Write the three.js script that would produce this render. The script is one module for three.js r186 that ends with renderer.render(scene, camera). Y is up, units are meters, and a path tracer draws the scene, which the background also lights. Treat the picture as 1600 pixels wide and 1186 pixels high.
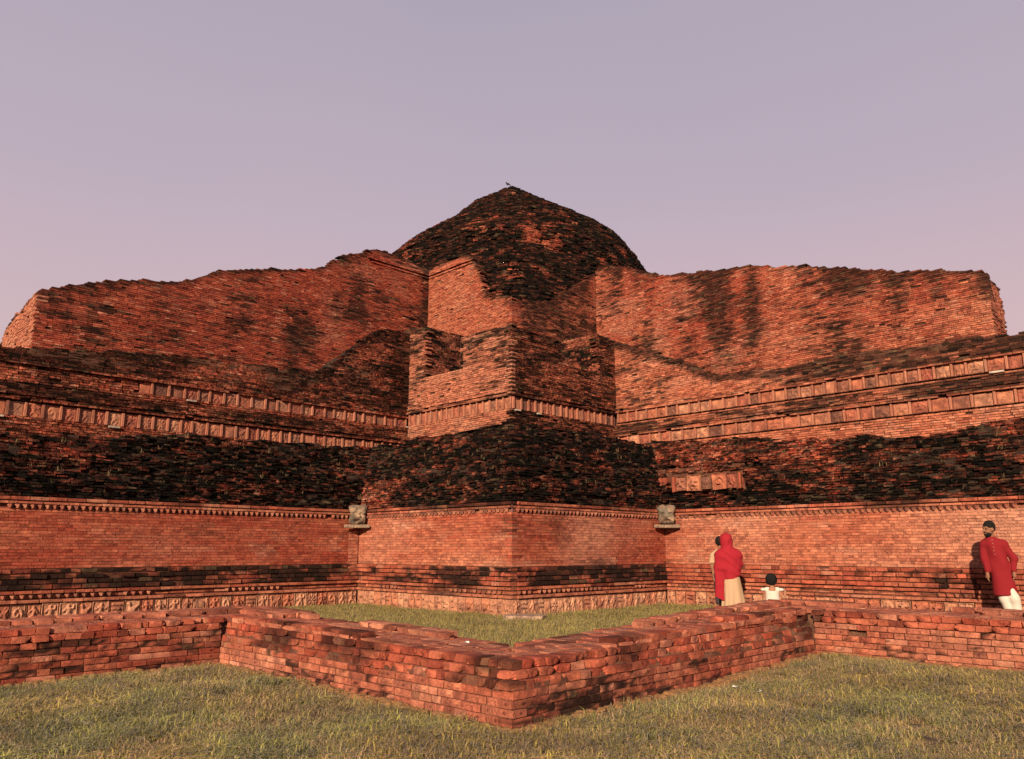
import * as THREE from 'three';
import { mergeGeometries } from 'three/addons/utils/BufferGeometryUtils.js';

// seeded random numbers and value noise
function rng(seed) { let a = seed >>> 0; return () => { a = (a + 0x6D2B79F5) | 0; let t = Math.imul(a ^ (a >>> 15), 1 | a); t = (t + Math.imul(t ^ (t >>> 7), 61 | t)) ^ t; return ((t ^ (t >>> 14)) >>> 0) / 4294967296; }; }
const hash = (x, y, z) => { let h = Math.imul(x, 374761393) ^ Math.imul(y, 668265263) ^ Math.imul(z, 2147483647 - 98765); h = Math.imul(h ^ (h >>> 13), 1274126177); return ((h ^ (h >>> 16)) >>> 0) / 4294967296; };
const sm = t => t * t * (3 - 2 * t);
function noise(x, y, z = 0) {
  const X = Math.floor(x), Y = Math.floor(y), Z = Math.floor(z), u = sm(x - X), v = sm(y - Y), w = sm(z - Z);
  const L = (a, b, t) => a + (b - a) * t;
  return L(L(L(hash(X, Y, Z), hash(X + 1, Y, Z), u), L(hash(X, Y + 1, Z), hash(X + 1, Y + 1, Z), u), v), L(L(hash(X, Y, Z + 1), hash(X + 1, Y, Z + 1), u), L(hash(X, Y + 1, Z + 1), hash(X + 1, Y + 1, Z + 1), u), v), w);
}
function fbm(x, y, z = 0, o = 4) { let s = 0, a = 0.5, t = 0; for (let i = 0; i < o; i++) { s += a * noise(x, y, z + i * 7.3); t += a; x *= 2.03; y *= 2.03; z *= 2.03; a *= 0.5; } return s / t; }

// ---------------------------------------------------------------- camera, sky, sun, exposure
const scene = new THREE.Scene();
const camera = new THREE.PerspectiveCamera(51.27, 1024 / 759, 0.1, 900);
camera.position.set(0, 1.5, 0);
camera.rotation.set(THREE.MathUtils.degToRad(12.1), 0, 0);
const renderer = new THREE.WebGLRenderer({ antialias: true });
renderer.setSize(1024, 759);
renderer.toneMapping = THREE.LinearToneMapping;
renderer.toneMappingExposure = 1.72;
renderer.shadowMap.enabled = true;

// hazy evening sky: mauve overhead, pinker towards the horizon
{
  const W = 256, H = 128, d = new Float32Array(W * H * 4);
  const stops = [[0, [0.650, 0.465, 0.470]], [14, [0.625, 0.460, 0.490]], [24, [0.500, 0.412, 0.495]], [38, [0.405, 0.366, 0.455]], [60, [0.30, 0.29, 0.40]], [90, [0.25, 0.26, 0.38]]];
  for (let j = 0; j < H; j++) {
    const el = ((j + 0.5) / H - 0.5) * 180;
    let c;
    if (el < 0) c = [0.16, 0.12, 0.09];
    else for (let k = 0; k < stops.length - 1; k++) if (el >= stops[k][0] && el <= stops[k + 1][0]) {
      const t = (el - stops[k][0]) / (stops[k + 1][0] - stops[k][0]);
      c = stops[k][1].map((v, m) => (v + (stops[k + 1][1][m] - v) * t) / 1.67);
    }
    for (let i = 0; i < W; i++) { // thin uneven haze
      const az = (i + 0.5) / W * Math.PI * 2, hz = (fbm(Math.cos(az) * 1.6 + 4, Math.sin(az) * 1.6 + 4, el * 0.05, 4) - 0.5) * 0.16 * Math.max(0, Math.cos(el * Math.PI / 180));
      d.set([c[0] * (1 + hz), c[1] * (1 + hz * 0.4), c[2] * (1 + hz * 0.1), 1], (j * W + i) * 4);
    }
  }
  const sky = new THREE.DataTexture(d, W, H, THREE.RGBAFormat, THREE.FloatType);
  sky.mapping = THREE.EquirectangularReflectionMapping;
  sky.magFilter = THREE.LinearFilter; sky.minFilter = THREE.LinearFilter; sky.needsUpdate = true;
  scene.background = sky; scene.environment = sky;
}
// low evening sun behind the camera, a little to its left
const SUN_AZ = THREE.MathUtils.degToRad(17), SUN_EL = THREE.MathUtils.degToRad(22);
const sun = new THREE.DirectionalLight(new THREE.Color().setRGB(1.0, 0.76, 0.54), 5.0);
sun.position.set(-Math.sin(SUN_AZ) * Math.cos(SUN_EL) * 60, Math.sin(SUN_EL) * 60, Math.cos(SUN_AZ) * Math.cos(SUN_EL) * 60 - 20);
sun.target.position.set(0, 0, -20); scene.add(sun.target);
sun.castShadow = true; sun.shadow.mapSize.set(4096, 4096); sun.shadow.radius = 2;
Object.assign(sun.shadow.camera, { left: -30, right: 30, top: 30, bottom: -30, near: 1, far: 140 });
scene.add(sun);

// ---------------------------------------------------------------- helpers
const clamp = (v, a = 0, b = 1) => Math.min(b, Math.max(a, v));
const step = (a, b, v) => sm(clamp((v - a) / (b - a)));
const mix3 = (a, b, t) => [a[0] + (b[0] - a[0]) * t, a[1] + (b[1] - a[1]) * t, a[2] + (b[2] - a[2]) * t];
function curve(pts) { return x => { if (x <= pts[0][0]) return pts[0][1]; for (let i = 1; i < pts.length; i++) if (x <= pts[i][0]) { const t = (x - pts[i - 1][0]) / (pts[i][0] - pts[i - 1][0]); return pts[i - 1][1] + (pts[i][1] - pts[i - 1][1]) * t; } return pts[pts.length - 1][1]; }; }
const counts = {};
function numbered(n) { counts[n] = (counts[n] || 0) + 1; return counts[n] === 1 ? n : n + '_' + String(counts[n] - 1).padStart(3, '0'); }
function shade(o) { o.traverse(m => { if (m.isMesh) { m.castShadow = true; m.receiveShadow = true; } }); return o; }
function part(name, geo, mat, parent, kind) { const m = new THREE.Mesh(geo, mat); m.name = name; m.castShadow = m.receiveShadow = true; if (kind) m.userData.kind = kind; parent.add(m); return m; }
function thing(name, label, category, group) { const g = new THREE.Group(); g.name = numbered(name); g.userData = { label, category }; if (group) g.userData.group = group; scene.add(g); return g; }
function structure(name, geo, mat) { const m = part(name, geo, mat, scene, 'structure'); m.name = numbered(name); return m; }

// grain textures: fine fired-clay grain and soil
function grainTexture(size, fn, srgb) {
  const d = new Uint8Array(size * size * 4);
  for (let j = 0; j < size; j++) for (let i = 0; i < size; i++) { const c = fn(i / size, j / size); const k = (j * size + i) * 4; d[k] = clamp(c[0]) * 255; d[k + 1] = clamp(c[1]) * 255; d[k + 2] = clamp(c[2]) * 255; d[k + 3] = 255; }
  const t = new THREE.DataTexture(d, size, size); t.wrapS = t.wrapT = THREE.RepeatWrapping; t.magFilter = THREE.LinearFilter; t.minFilter = THREE.LinearMipmapLinearFilter; t.generateMipmaps = true;
  if (srgb) t.colorSpace = THREE.SRGBColorSpace; t.needsUpdate = true; return t;
}
const tile = (u, v, f, z, o = 4) => { // tileable fbm
  const n = (a, b) => fbm(a * f, b * f, z, o); const a = sm(u), b = sm(v);
  return (n(u, v) * (1 - a) + n(u - 1, v) * a) * (1 - b) + (n(u, v - 1) * (1 - a) + n(u - 1, v - 1) * a) * b;
};
const clayGrain = grainTexture(512, (u, v) => { const a = tile(u, v, 9, 1, 5), b = tile(u, v, 60, 9, 2); const pit = b < 0.3 ? 0.82 : 1; const g = clamp((0.72 + (a - 0.5) * 0.75 + (b - 0.5) * 0.35) * pit + 0.08); return [g, g * (0.985 + (a - 0.5) * 0.1), g * 0.98]; }, true);
const clayBump = grainTexture(512, (u, v) => { const a = tile(u, v, 12, 3, 4), b = tile(u, v, 70, 5, 2); const g = clamp(0.5 + (a - 0.5) * 1.1 + (b - 0.5) * 0.7); return [g, g, g]; });
const clayMat = new THREE.MeshPhysicalMaterial({ vertexColors: true, map: clayGrain, bumpMap: clayBump, bumpScale: 0.006, roughness: 0.95, specularIntensity: 0.3 });
const crustGrain = grainTexture(512, (u, v) => { const a = tile(u, v, 14, 41, 5), b = tile(u, v, 80, 49, 2), c = tile(u, v, 30, 57, 3); let g = 0.62 + (a - 0.5) * 1.5 + (b - 0.5) * 0.7; const red = clamp((c - 0.56) * 7); g = clamp(g, 0.14, 1); return [clamp(g + red * 0.12), g * (1 - red * 0.08), g * (1 - red * 0.14)]; }, true);
const crustMat = new THREE.MeshPhysicalMaterial({ vertexColors: true, map: crustGrain, bumpMap: clayBump, bumpScale: 0.02, roughness: 1, specularIntensity: 0.2 });
const mortarMat = new THREE.MeshPhysicalMaterial({ vertexColors: true, map: clayGrain, bumpMap: clayBump, bumpScale: 0.01, roughness: 1, specularIntensity: 0.3 });

// ---------------------------------------------------------------- brick buffers
class Buf {
  constructor() { this.p = []; this.n = []; this.u = []; this.c = []; this.i = []; }
  quad(a, b, c, d, ctr, col, uv) {
    const e = [b[0] - a[0], b[1] - a[1], b[2] - a[2]], f = [d[0] - a[0], d[1] - a[1], d[2] - a[2]];
    let n = [e[1] * f[2] - e[2] * f[1], e[2] * f[0] - e[0] * f[2], e[0] * f[1] - e[1] * f[0]];
    const l = Math.hypot(...n) || 1; n = n.map(v => v / l);
    const flip = ctr && n[0] * (a[0] + c[0] - 2 * ctr[0]) + n[1] * (a[1] + c[1] - 2 * ctr[1]) + n[2] * (a[2] + c[2] - 2 * ctr[2]) < 0;
    if (flip) n = n.map(v => -v);
    const k = this.p.length / 3;
    for (const v of [a, b, c, d]) { this.p.push(v[0], v[1], v[2]); this.n.push(n[0], n[1], n[2]); }
    const cc = Array.isArray(col[0]) ? col : [col, col, col, col];
    for (const v of cc) this.c.push(v[0], v[1], v[2]);
    for (const v of uv) this.u.push(v[0], v[1]);
    if (flip) this.i.push(k, k + 2, k + 1, k, k + 3, k + 2); else this.i.push(k, k + 1, k + 2, k, k + 2, k + 3);
  }
  // an uneven block: centre C, unit tangent T, unit normal N (both horizontal), half sizes
  block(C, T, N, l, h, d, col, jit, r) {
    const v = [];
    for (let k = 0; k < 8; k++) {
      const sx = k & 1 ? 1 : -1, sy = k & 2 ? 1 : -1, sz = k & 4 ? 1 : -1;
      const a = sx * l + (r() - 0.5) * jit * 1.5, b = sy * h + (r() - 0.5) * jit * 0.7, c = sz * d + (sz > 0 ? (r() - 0.7) * jit * 1.6 : 0);
      v.push([C[0] + T[0] * a + N[0] * c, C[1] + b, C[2] + T[2] * a + N[2] * c]);
    }
    const u0 = r() * 5, v0 = r() * 5, L = 2 * l, Hh = 2 * h, D = 2 * d;
    const R = (w, t) => [[u0, v0], [u0 + w, v0], [u0 + w, v0 + t], [u0, v0 + t]];
    const P = typeof col === 'function' ? col : () => col, a = P(-1, -1), b = P(1, -1), c = P(1, 1), e = P(-1, 1);
    this.quad(v[4], v[5], v[7], v[6], C, [a, b, c, e], R(L, Hh));
    this.quad(v[2], v[3], v[7], v[6], C, [e, c, c, e], R(L, D));
    this.quad(v[0], v[1], v[5], v[4], C, [a, b, b, a], R(L, D));
    this.quad(v[0], v[2], v[6], v[4], C, [a, e, e, a], R(Hh, D));
    this.quad(v[1], v[3], v[7], v[5], C, [b, c, c, b], R(Hh, D));
  }
  geo() {
    const g = new THREE.BufferGeometry();
    g.setAttribute('position', new THREE.Float32BufferAttribute(this.p, 3)); g.setAttribute('normal', new THREE.Float32BufferAttribute(this.n, 3));
    g.setAttribute('uv', new THREE.Float32BufferAttribute(this.u, 2)); g.setAttribute('color', new THREE.Float32BufferAttribute(this.c, 3)); g.setIndex(this.i); return g;
  }
}
// zigzag plan shared by every storey: a corner pointing at the viewer (depth z0), faces of lateral run HL / HR, then wings coming forward
const Q = Math.SQRT1_2;
function faces(z0, HL, HR) {
  const F = (x, z, dx, dz, nx, nz) => ({ x, z, T: [dx * Q, 0, -dz * Q], N: [nx * Q, 0, -nz * Q], sx: dx, sz: dz });
  return { LF: F(0, z0, -1, 1, -1, -1), RF: F(0, z0, 1, 1, 1, -1), LW: F(-HL, z0 + HL, -1, -1, 1, -1), RW: F(HR, z0 + HR, 1, -1, -1, -1) };
}
// point on a face: s metres along it, height y, 'set' metres back (whole plan slides back, so corners stay mitred), 'out' metres proud
function onFace(f, s, y, set, out) { const a = s * Q; return [f.x + f.sx * a + f.N[0] * out, y, -(f.z + f.sz * a + Math.SQRT2 * set) + f.N[2] * out]; }

// fired clay colours (linear)
const RED = [0.36, 0.074, 0.043], ORANGE = [0.53, 0.185, 0.105], DEEP = [0.22, 0.05, 0.034], PALE = [0.62, 0.34, 0.23], MOSS = [0.010, 0.0085, 0.006], SOOT = [0.022, 0.013, 0.010], LICHEN = [0.085, 0.062, 0.036], UMBER = [0.085, 0.029, 0.019];
function clay(r, tone, pale, dark, calm = 1) { const [c, t] = clayPair(r, tone, pale, calm); return dark > 0 ? mix3(c, t, clamp(dark)) : c; }
function clayPair(r, tone, pale, calm = 1) { // a brick's own colour and the growth that can cover it
  let c = mix3(RED, ORANGE, clamp(tone + (r() - 0.5) * 0.7 * calm)); const q = 0.5 + (r() - 0.5) * (0.4 + 0.6 * calm);
  if (q < 0.10) c = mix3(c, DEEP, 0.7); else if (q > 0.93) c = mix3(c, PALE, 0.35);
  c = mix3(c, PALE, clamp(pale)); const k = 1 + (r() - 0.5) * 0.28 * calm; c = c.map(v => v * k);
  const q2 = r(); return [c, q2 < 0.42 ? MOSS : q2 < 0.68 ? SOOT : q2 < 0.94 ? UMBER : LICHEN];
}
// lay courses of bricks on one face. o: y0,y1,s0,s1, top(s), set(y), out(s,y), keep(s,y), dark(s,y) 0..1, tone, pale(s,y), jit, gap(missing), lap
function layBricks(f, o, r, sink) {
  const ch = o.ch || 0.075, n = Math.round((o.y1 - o.y0) / ch);
  for (let k = 0; k < n; k++) {
    const y = o.y0 + (k + 0.5) * ch; let s = o.s0 + (o.lap === undefined ? 0 : ((k + o.lap) % 2 ? 0.135 : 0)); let first = true;
    const end = o.s1;
    while (s < end - 0.03) {
      let L = r() < 0.3 ? 0.13 + r() * 0.05 : 0.21 + r() * 0.1; if (first && o.lap !== undefined) L = (k + o.lap) % 2 ? 0.2 : 0.26; first = false;
      L = Math.min(L * (o.big || 1), end - s); const sc = s + L / 2; s += L;
      if (o.top && y + ch * 0.5 > o.top(sc) + (r() - 0.5) * 0.05) continue;
      if (o.keep && !o.keep(sc, y)) continue;
      if (o.gap && r() < o.gap) continue;
      const jit = o.jit === undefined ? 0.006 : o.jit;
      const out = (o.out ? o.out(sc, y) : 0) + (r() - 0.5) * jit * 2.2;
      const qd = r(), qf = () => qd, pl = o.pale ? o.pale(sc, y) : 0, tn = o.tone === undefined ? 0.5 : typeof o.tone === 'function' ? o.tone(sc, y) : o.tone;
      const paint = ([c, t]) => o.dark ? (u, v) => mix3(c, t, clamp(o.dark(sc + u * L * 0.5, y + v * ch * 0.5, qf))) : () => c;
      const d = o.depth || 0.09, C = onFace(f, sc, y, o.set ? o.set(y, sc) : 0, out - d);
      sink(C, f.T, f.N, Math.max(0.03, L / 2 - (o.joint || 0.005) - r() * 0.004), ch / 2 - (o.joint || 0.0045) - r() * 0.003, d, paint(clayPair(r, tn, pl, o.calm)), jit);
    }
  }
}
// earth-mortar sheet a finger's breadth behind the brick faces, with a flat back on top
function layCore(f, o, buf, r) {
  const ds = 0.3, ns = Math.ceil((o.s1 - o.s0) / ds), ny = Math.max(1, Math.ceil((o.y1 - o.y0) / 0.16));
  const rec = o.recess === undefined ? 0.014 : o.recess;
  const P = (i, j) => { let s = o.s0 + (o.s1 - o.s0) * i / ns; const yt = Math.min(o.y1, o.top ? o.top(s) - 0.05 : o.y1), y = Math.min(yt, o.y0 + (o.y1 - o.y0) * j / ny); const out = (o.out ? Math.min(0, o.out(s, y)) : 0) - (o.inset ? o.inset(s, y) : 0); if (o.mitre) s = Math.max(s, rec + (o.jit || 0) * 1.2 - out + 0.004); return [onFace(f, s, y, o.set ? o.set(y, s) : 0, out - rec - (o.jit || 0) * 1.2), s, y]; };
  const col = (s, y) => { const k = 0.7 + fbm(s * 2, y * 2, 31) * 0.6; const m = typeof o.earth === 'function' ? o.earth(s, y) : o.earth || [0.105, 0.05, 0.032]; return m.map(v => v * k); };
  for (let i = 0; i < ns; i++) {
    for (let j = 0; j < ny; j++) {
      const a = P(i, j), b = P(i + 1, j), c = P(i + 1, j + 1), d = P(i, j + 1);
      if (d[2] - a[2] < 1e-4 && c[2] - b[2] < 1e-4) continue;
      if (o.keep && !o.keep((a[1] + b[1]) / 2, (a[2] + d[2]) / 2)) continue;
      const ctr = [a[0][0] - f.N[0], a[0][1], a[0][2] - f.N[2]];
      buf.quad(a[0], b[0], c[0], d[0], ctr, col(a[1], a[2]), [a, b, c, d].map(q => [q[1], q[2]]));
    }
    if (o.cap && !(o.keep && !o.keep(o.s0 + (o.s1 - o.s0) * (i + 0.5) / ns, P(i, ny)[2] - 0.02))) {
      const a = P(i, ny), b = P(i + 1, ny), w = o.cap, A = a[0], B = b[0];
      buf.quad(A, B, [B[0] - f.N[0] * w, B[1] - (o.drop || 0.05), B[2] - f.N[2] * w], [A[0] - f.N[0] * w, A[1] - (o.drop || 0.05), A[2] - f.N[2] * w], [A[0], A[1] - 1, A[2]], [0.05, 0.034, 0.024], [[a[1], 0], [b[1], 0], [b[1], w], [a[1], w]]);
    }
  }
}
// bricks that stand as objects of their own share a few uneven unit blocks and a small palette
const unitBricks = [];
{
  const r = rng(77);
  for (let k = 0; k < 6; k++) {
    const g = new THREE.BoxGeometry(1, 1, 1, 3, 2, 1), p = g.attributes.position, seen = {};
    for (let i = 0; i < p.count; i++) {
      const key = [p.getX(i), p.getY(i), p.getZ(i)].map(v => v.toFixed(2)).join();
      if (!seen[key]) { const e = [p.getX(i), p.getY(i), p.getZ(i)], nx = Math.abs(e[0]) > 0.45, ny = Math.abs(e[1]) > 0.45, edge = nx && ny ? 1 : 0; seen[key] = [e[0] * (1 - (edge ? 0.008 + r() * 0.016 : 0)), e[1] * (1 - (edge ? 0.02 + r() * 0.06 : r() * 0.03)), e[2] + (e[2] > 0 ? -r() * 0.04 - (ny || nx ? 0.02 : 0) - (edge ? 0.03 : 0) : 0)]; }
      p.setXYZ(i, ...seen[key]);
    }
    const u = g.attributes.uv; const u0 = r() * 3, v0 = r() * 3; for (let i = 0; i < u.count; i++) u.setXY(i, u0 + u.getX(i) * 0.25, v0 + u.getY(i) * 0.08);
    g.computeVertexNormals(); unitBricks.push(g);
  }
}
const roughBricks = [];
{
  const r = rng(91);
  for (let k = 0; k < 8; k++) {
    const g = new THREE.BoxGeometry(1, 1, 1, 4, 3, 2), p = g.attributes.position;
    const chips = []; for (let c = 0; c < 4; c++) chips.push([r() < 0.5 ? -0.5 : 0.5, r() < 0.5 ? -0.5 : 0.5, r() < 0.75 ? 0.5 : -0.5, 0.12 + r() * 0.22]);
    for (let i = 0; i < p.count; i++) {
      let x = p.getX(i), y = p.getY(i), z = p.getZ(i);
      const nz = fbm(x * 4 + k * 9, y * 2.6 + k * 5, z * 4, 3) - 0.5; let q = 1;
      for (const [cx, cy, cz, a] of chips) { const d = Math.hypot((x - cx) * 1.6, (y - cy) * 0.8, z - cz); q -= a * Math.max(0, 1 - d / 0.45); }
      p.setXYZ(i, x * (1 - (1 - q) * 0.6 + nz * 0.07), y * (q * 0.5 + 0.5 + nz * 0.16), z * (q + nz * 0.12));
    }
    const u = g.attributes.uv; const u0 = r() * 3, v0 = r() * 3; for (let i = 0; i < u.count; i++) u.setXY(i, u0 + u.getX(i) * 0.25, v0 + u.getY(i) * 0.09);
    const fg = g.toNonIndexed(); fg.computeVertexNormals(); roughBricks.push(fg);
  }
}
const palette = []; // quantised clay materials
function clayMaterial(c) {
  let best = null, bd = 0.0011;
  for (const q of palette) { const d = Math.pow(Math.sqrt(q.c[0]) - Math.sqrt(c[0]), 2) + Math.pow(Math.sqrt(q.c[1]) - Math.sqrt(c[1]), 2) + Math.pow(Math.sqrt(q.c[2]) - Math.sqrt(c[2]), 2); if (d < bd) { bd = d; best = q; } }
  if (!best) { best = { c, m: new THREE.MeshPhysicalMaterial({ color: new THREE.Color().setRGB(...c), map: clayGrain, bumpMap: clayBump, bumpScale: 0.006, roughness: 0.95, specularIntensity: 0.3 }) }; palette.push(best); }
  return best.m;
}
const basis = new THREE.Matrix4();
function brickMesh(name, b, parent, r) {
  const set = b.rough ? roughBricks : unitBricks, src = set[Math.floor(r() * set.length)]; let m;
  if (typeof b.col === 'function') { // growth crosses the face of the brick: colour each corner of its mesh
    const g = src.clone(), p = g.attributes.position, col = [], sg = b.N[2] * (b.T ? b.T[0] : 1) - b.N[0] * (b.T ? b.T[2] : 0) < 0 ? -1 : 1;
    for (let i = 0; i < p.count; i++) col.push(...b.col(p.getX(i) * 2 * sg, p.getY(i) * 2)); g.setAttribute('color', new THREE.Float32BufferAttribute(col, 3)); m = new THREE.Mesh(g, clayMat);
  } else m = new THREE.Mesh(src, clayMaterial(b.col));
  m.name = name; m.castShadow = m.receiveShadow = true; m.position.set(...b.C);
  const N = new THREE.Vector3(...b.N), U = new THREE.Vector3(0, 1, 0), T = new THREE.Vector3().crossVectors(U, N);
  m.quaternion.setFromRotationMatrix(basis.makeBasis(T, U, N));
  if (b.tilt) m.rotateZ(b.tilt); if (b.yaw) m.rotateY(b.yaw);
  m.scale.set(2 * b.l, 2 * b.h, 2 * b.d); parent.add(m); return m;
}

// ---------------------------------------------------------------- the brick temple
const temple = thing('brick_temple', 'huge stepped red brick temple ruin with carved friezes and a mossy pointed mound', 'temple');
const H = 3.42, S = H * Math.SQRT2;      // lateral run and true length of the corner faces
const templeBricks = [];                 // the base wall's bricks, from which the largest stand singly
const camDist = C => Math.hypot(C[0], C[1] - 1.5, C[2]);

// --- carved plaque shapes: height fields of figures, beasts and scrolls
function plaqueGeometry(strokes, nx, ny, frame, seed, depth) {
  const g = new THREE.PlaneGeometry(1, 1, nx + 2, ny + 2), p = g.attributes.position;
  const seg = (x, y, s) => { const [ax, ay, bx, by, ra, rb] = s, dx = bx - ax, dy = by - ay, t = clamp(((x - ax) * dx + (y - ay) * dy) / (dx * dx + dy * dy + 1e-9)); return Math.hypot(x - ax - dx * t, y - ay - dy * t) - (ra + (rb - ra) * t); };
  for (let i = 0; i < p.count; i++) {
    const c = i % (nx + 3), q = Math.floor(i / (nx + 3)); const edge = c === 0 || q === 0 || c === nx + 2 || q === ny + 2;
    const x = (clamp(c - 1, 0, nx) / nx - 0.5), y = 0.5 - clamp(q - 1, 0, ny) / ny;
    let z = 0; for (const s of strokes) { const dd = -seg(x, y, s); if (dd > 0) z = Math.max(z, depth * (0.45 + 0.55 * (1 - Math.exp(-dd / 0.05)))); }
    const m = Math.min(0.5 - Math.abs(x), 0.5 - Math.abs(y)); if (frame && m < frame) z = Math.max(z, depth * 0.5);
    z += (fbm(x * 7 + seed * 3, y * 7, seed, 3) - 0.5) * depth * 0.5;
    p.setXYZ(i, x, y, edge ? -0.03 : z);
  }
  const u = g.attributes.uv; for (let i = 0; i < u.count; i++) u.setXY(i, u.getX(i) * 0.3 + seed * 0.37, u.getY(i) * 0.3 + seed * 0.21);
  g.computeVertexNormals(); return g;
}
const figureStrokes = [];
{
  const r = rng(5);
  for (let k = 0; k < 9; k++) { // people seated, kneeling, dancing, striding
    const lean = (r() - 0.5) * 0.16, hx = lean + (r() - 0.5) * 0.06, st = [];
    const hip = [(r() - 0.5) * 0.08, -0.08 - r() * 0.06];
    st.push([hx, 0.31, hx, 0.33, 0.085, 0.08], [hip[0], hip[1], lean, 0.17, 0.10, 0.13]);
    for (const d of [-1, 1]) {
      const kn = [hip[0] + d * (0.14 + r() * 0.14), hip[1] - 0.06 - r() * 0.16], ft = [kn[0] + (r() - 0.55) * 0.22 * d, Math.max(-0.44, kn[1] - 0.12 - r() * 0.12)];
      st.push([hip[0] + d * 0.04, hip[1], ...kn, 0.085, 0.065], [...kn, ...ft, 0.06, 0.045]);
      const el = [lean + d * (0.22 + r() * 0.08), 0.08 + (r() - 0.4) * 0.2], ha = [el[0] + (r() - 0.6) * 0.26 * d, el[1] + (r() - 0.45) * 0.34];
      st.push([lean + d * 0.1, 0.2, ...el, 0.055, 0.045], [...el, ...ha, 0.045, 0.05]);
    }
    figureStrokes.push(st);
  }
  figureStrokes.push([[-0.12, 0.02, 0.18, 0.05, 0.21, 0.2], [-0.3, 0.14, -0.3, 0.1, 0.13, 0.11], [-0.38, 0.05, -0.4, -0.32, 0.06, 0.035], [-0.2, -0.1, -0.2, -0.42, 0.075, 0.065], [0.02, -0.1, 0.03, -0.42, 0.07, 0.06], [0.27, -0.05, 0.28, -0.42, 0.08, 0.065]]); // elephant
  figureStrokes.push([[-0.15, -0.05, 0.2, 0, 0.12, 0.14], [-0.2, 0, -0.3, 0.27, 0.08, 0.06], [-0.3, 0.28, -0.42, 0.2, 0.075, 0.04], [-0.2, -0.1, -0.26, -0.43, 0.05, 0.035], [-0.1, -0.1, -0.02, -0.43, 0.05, 0.035], [0.2, -0.1, 0.14, -0.43, 0.06, 0.035], [0.27, -0.05, 0.33, -0.43, 0.06, 0.035], [0.3, 0.08, 0.42, 0.22, 0.04, 0.03]]); // deer
  figureStrokes.push([[-0.05, -0.08, 0.12, -0.02, 0.19, 0.14], [-0.12, 0.05, -0.2, 0.3, 0.06, 0.075], [-0.24, 0.3, -0.38, 0.26, 0.04, 0.015], [0.15, 0, 0.42, 0.18, 0.09, 0.05], [-0.03, -0.25, -0.05, -0.43, 0.03, 0.03], [0.08, -0.25, 0.08, -0.43, 0.03, 0.03]]); // bird
  { const st = [[0, 0, 0, 0.01, 0.09, 0.09]]; for (let k = 0; k < 8; k++) { const a = k * Math.PI / 4; st.push([Math.cos(a) * 0.17, Math.sin(a) * 0.17, Math.cos(a) * 0.33, Math.sin(a) * 0.33, 0.055, 0.075]); } figureStrokes.push(st); } // lotus
  { const st = []; for (let k = 0; k < 10; k++) { const a = k * 0.6, R = 0.33 - k * 0.025, b = a + 0.6, R2 = 0.33 - (k + 1) * 0.025; st.push([Math.cos(a) * R, Math.sin(a) * R, Math.cos(b) * R2, Math.sin(b) * R2, 0.055, 0.05]); } st.push([0.3, 0, 0.3, -0.42, 0.05, 0.05]); figureStrokes.push(st); } // scroll
  figureStrokes.push([[-0.25, 0.3, 0.25, 0.25, 0.06, 0.05], [-0.28, 0.05, 0.2, 0.02, 0.05, 0.07], [0, -0.2, 0.1, -0.35, 0.1, 0.09]]); // broken remains
}
const plaquesLarge = figureStrokes.map((s, k) => plaqueGeometry(s, 22, 26, k % 3 === 0 ? 0.05 : 0.03, k + 1, 0.06));
const plaquesOpen = figureStrokes.map((s, k) => plaqueGeometry(s, 18, 26, 0, k + 70, 0.055));
const plaquesSmall = figureStrokes.map((s, k) => plaqueGeometry(s, 14, 14, 0, k + 20, 0.04));
plaquesSmall.push(plaqueGeometry([], 8, 8, 0, 51, 0.02), plaqueGeometry([], 8, 8, 0, 52, 0.02), plaqueGeometry([[-0.3, 0.3, 0.3, -0.3, 0.05, 0.05], [0.3, 0.3, -0.3, -0.3, 0.05, 0.05]], 12, 12, 0, 53, 0.03));
const plaqueTones = [[0.52, 0.24, 0.14], [0.56, 0.28, 0.165], [0.48, 0.19, 0.105], [0.46, 0.15, 0.08], [0.58, 0.31, 0.20], [0.42, 0.13, 0.075]].map(c => new THREE.MeshStandardMaterial({ color: new THREE.Color().setRGB(...c), map: clayGrain, bumpMap: clayBump, bumpScale: 0.008, roughness: 0.95 }));
const plaqueDull = [[0.33, 0.125, 0.075], [0.27, 0.115, 0.07], [0.36, 0.10, 0.06], [0.21, 0.08, 0.05]].map(c => new THREE.MeshStandardMaterial({ color: new THREE.Color().setRGB(...c), map: clayGrain, bumpMap: clayBump, bumpScale: 0.008, roughness: 0.95 }));
const stileGeometries = unitBricks;
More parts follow.
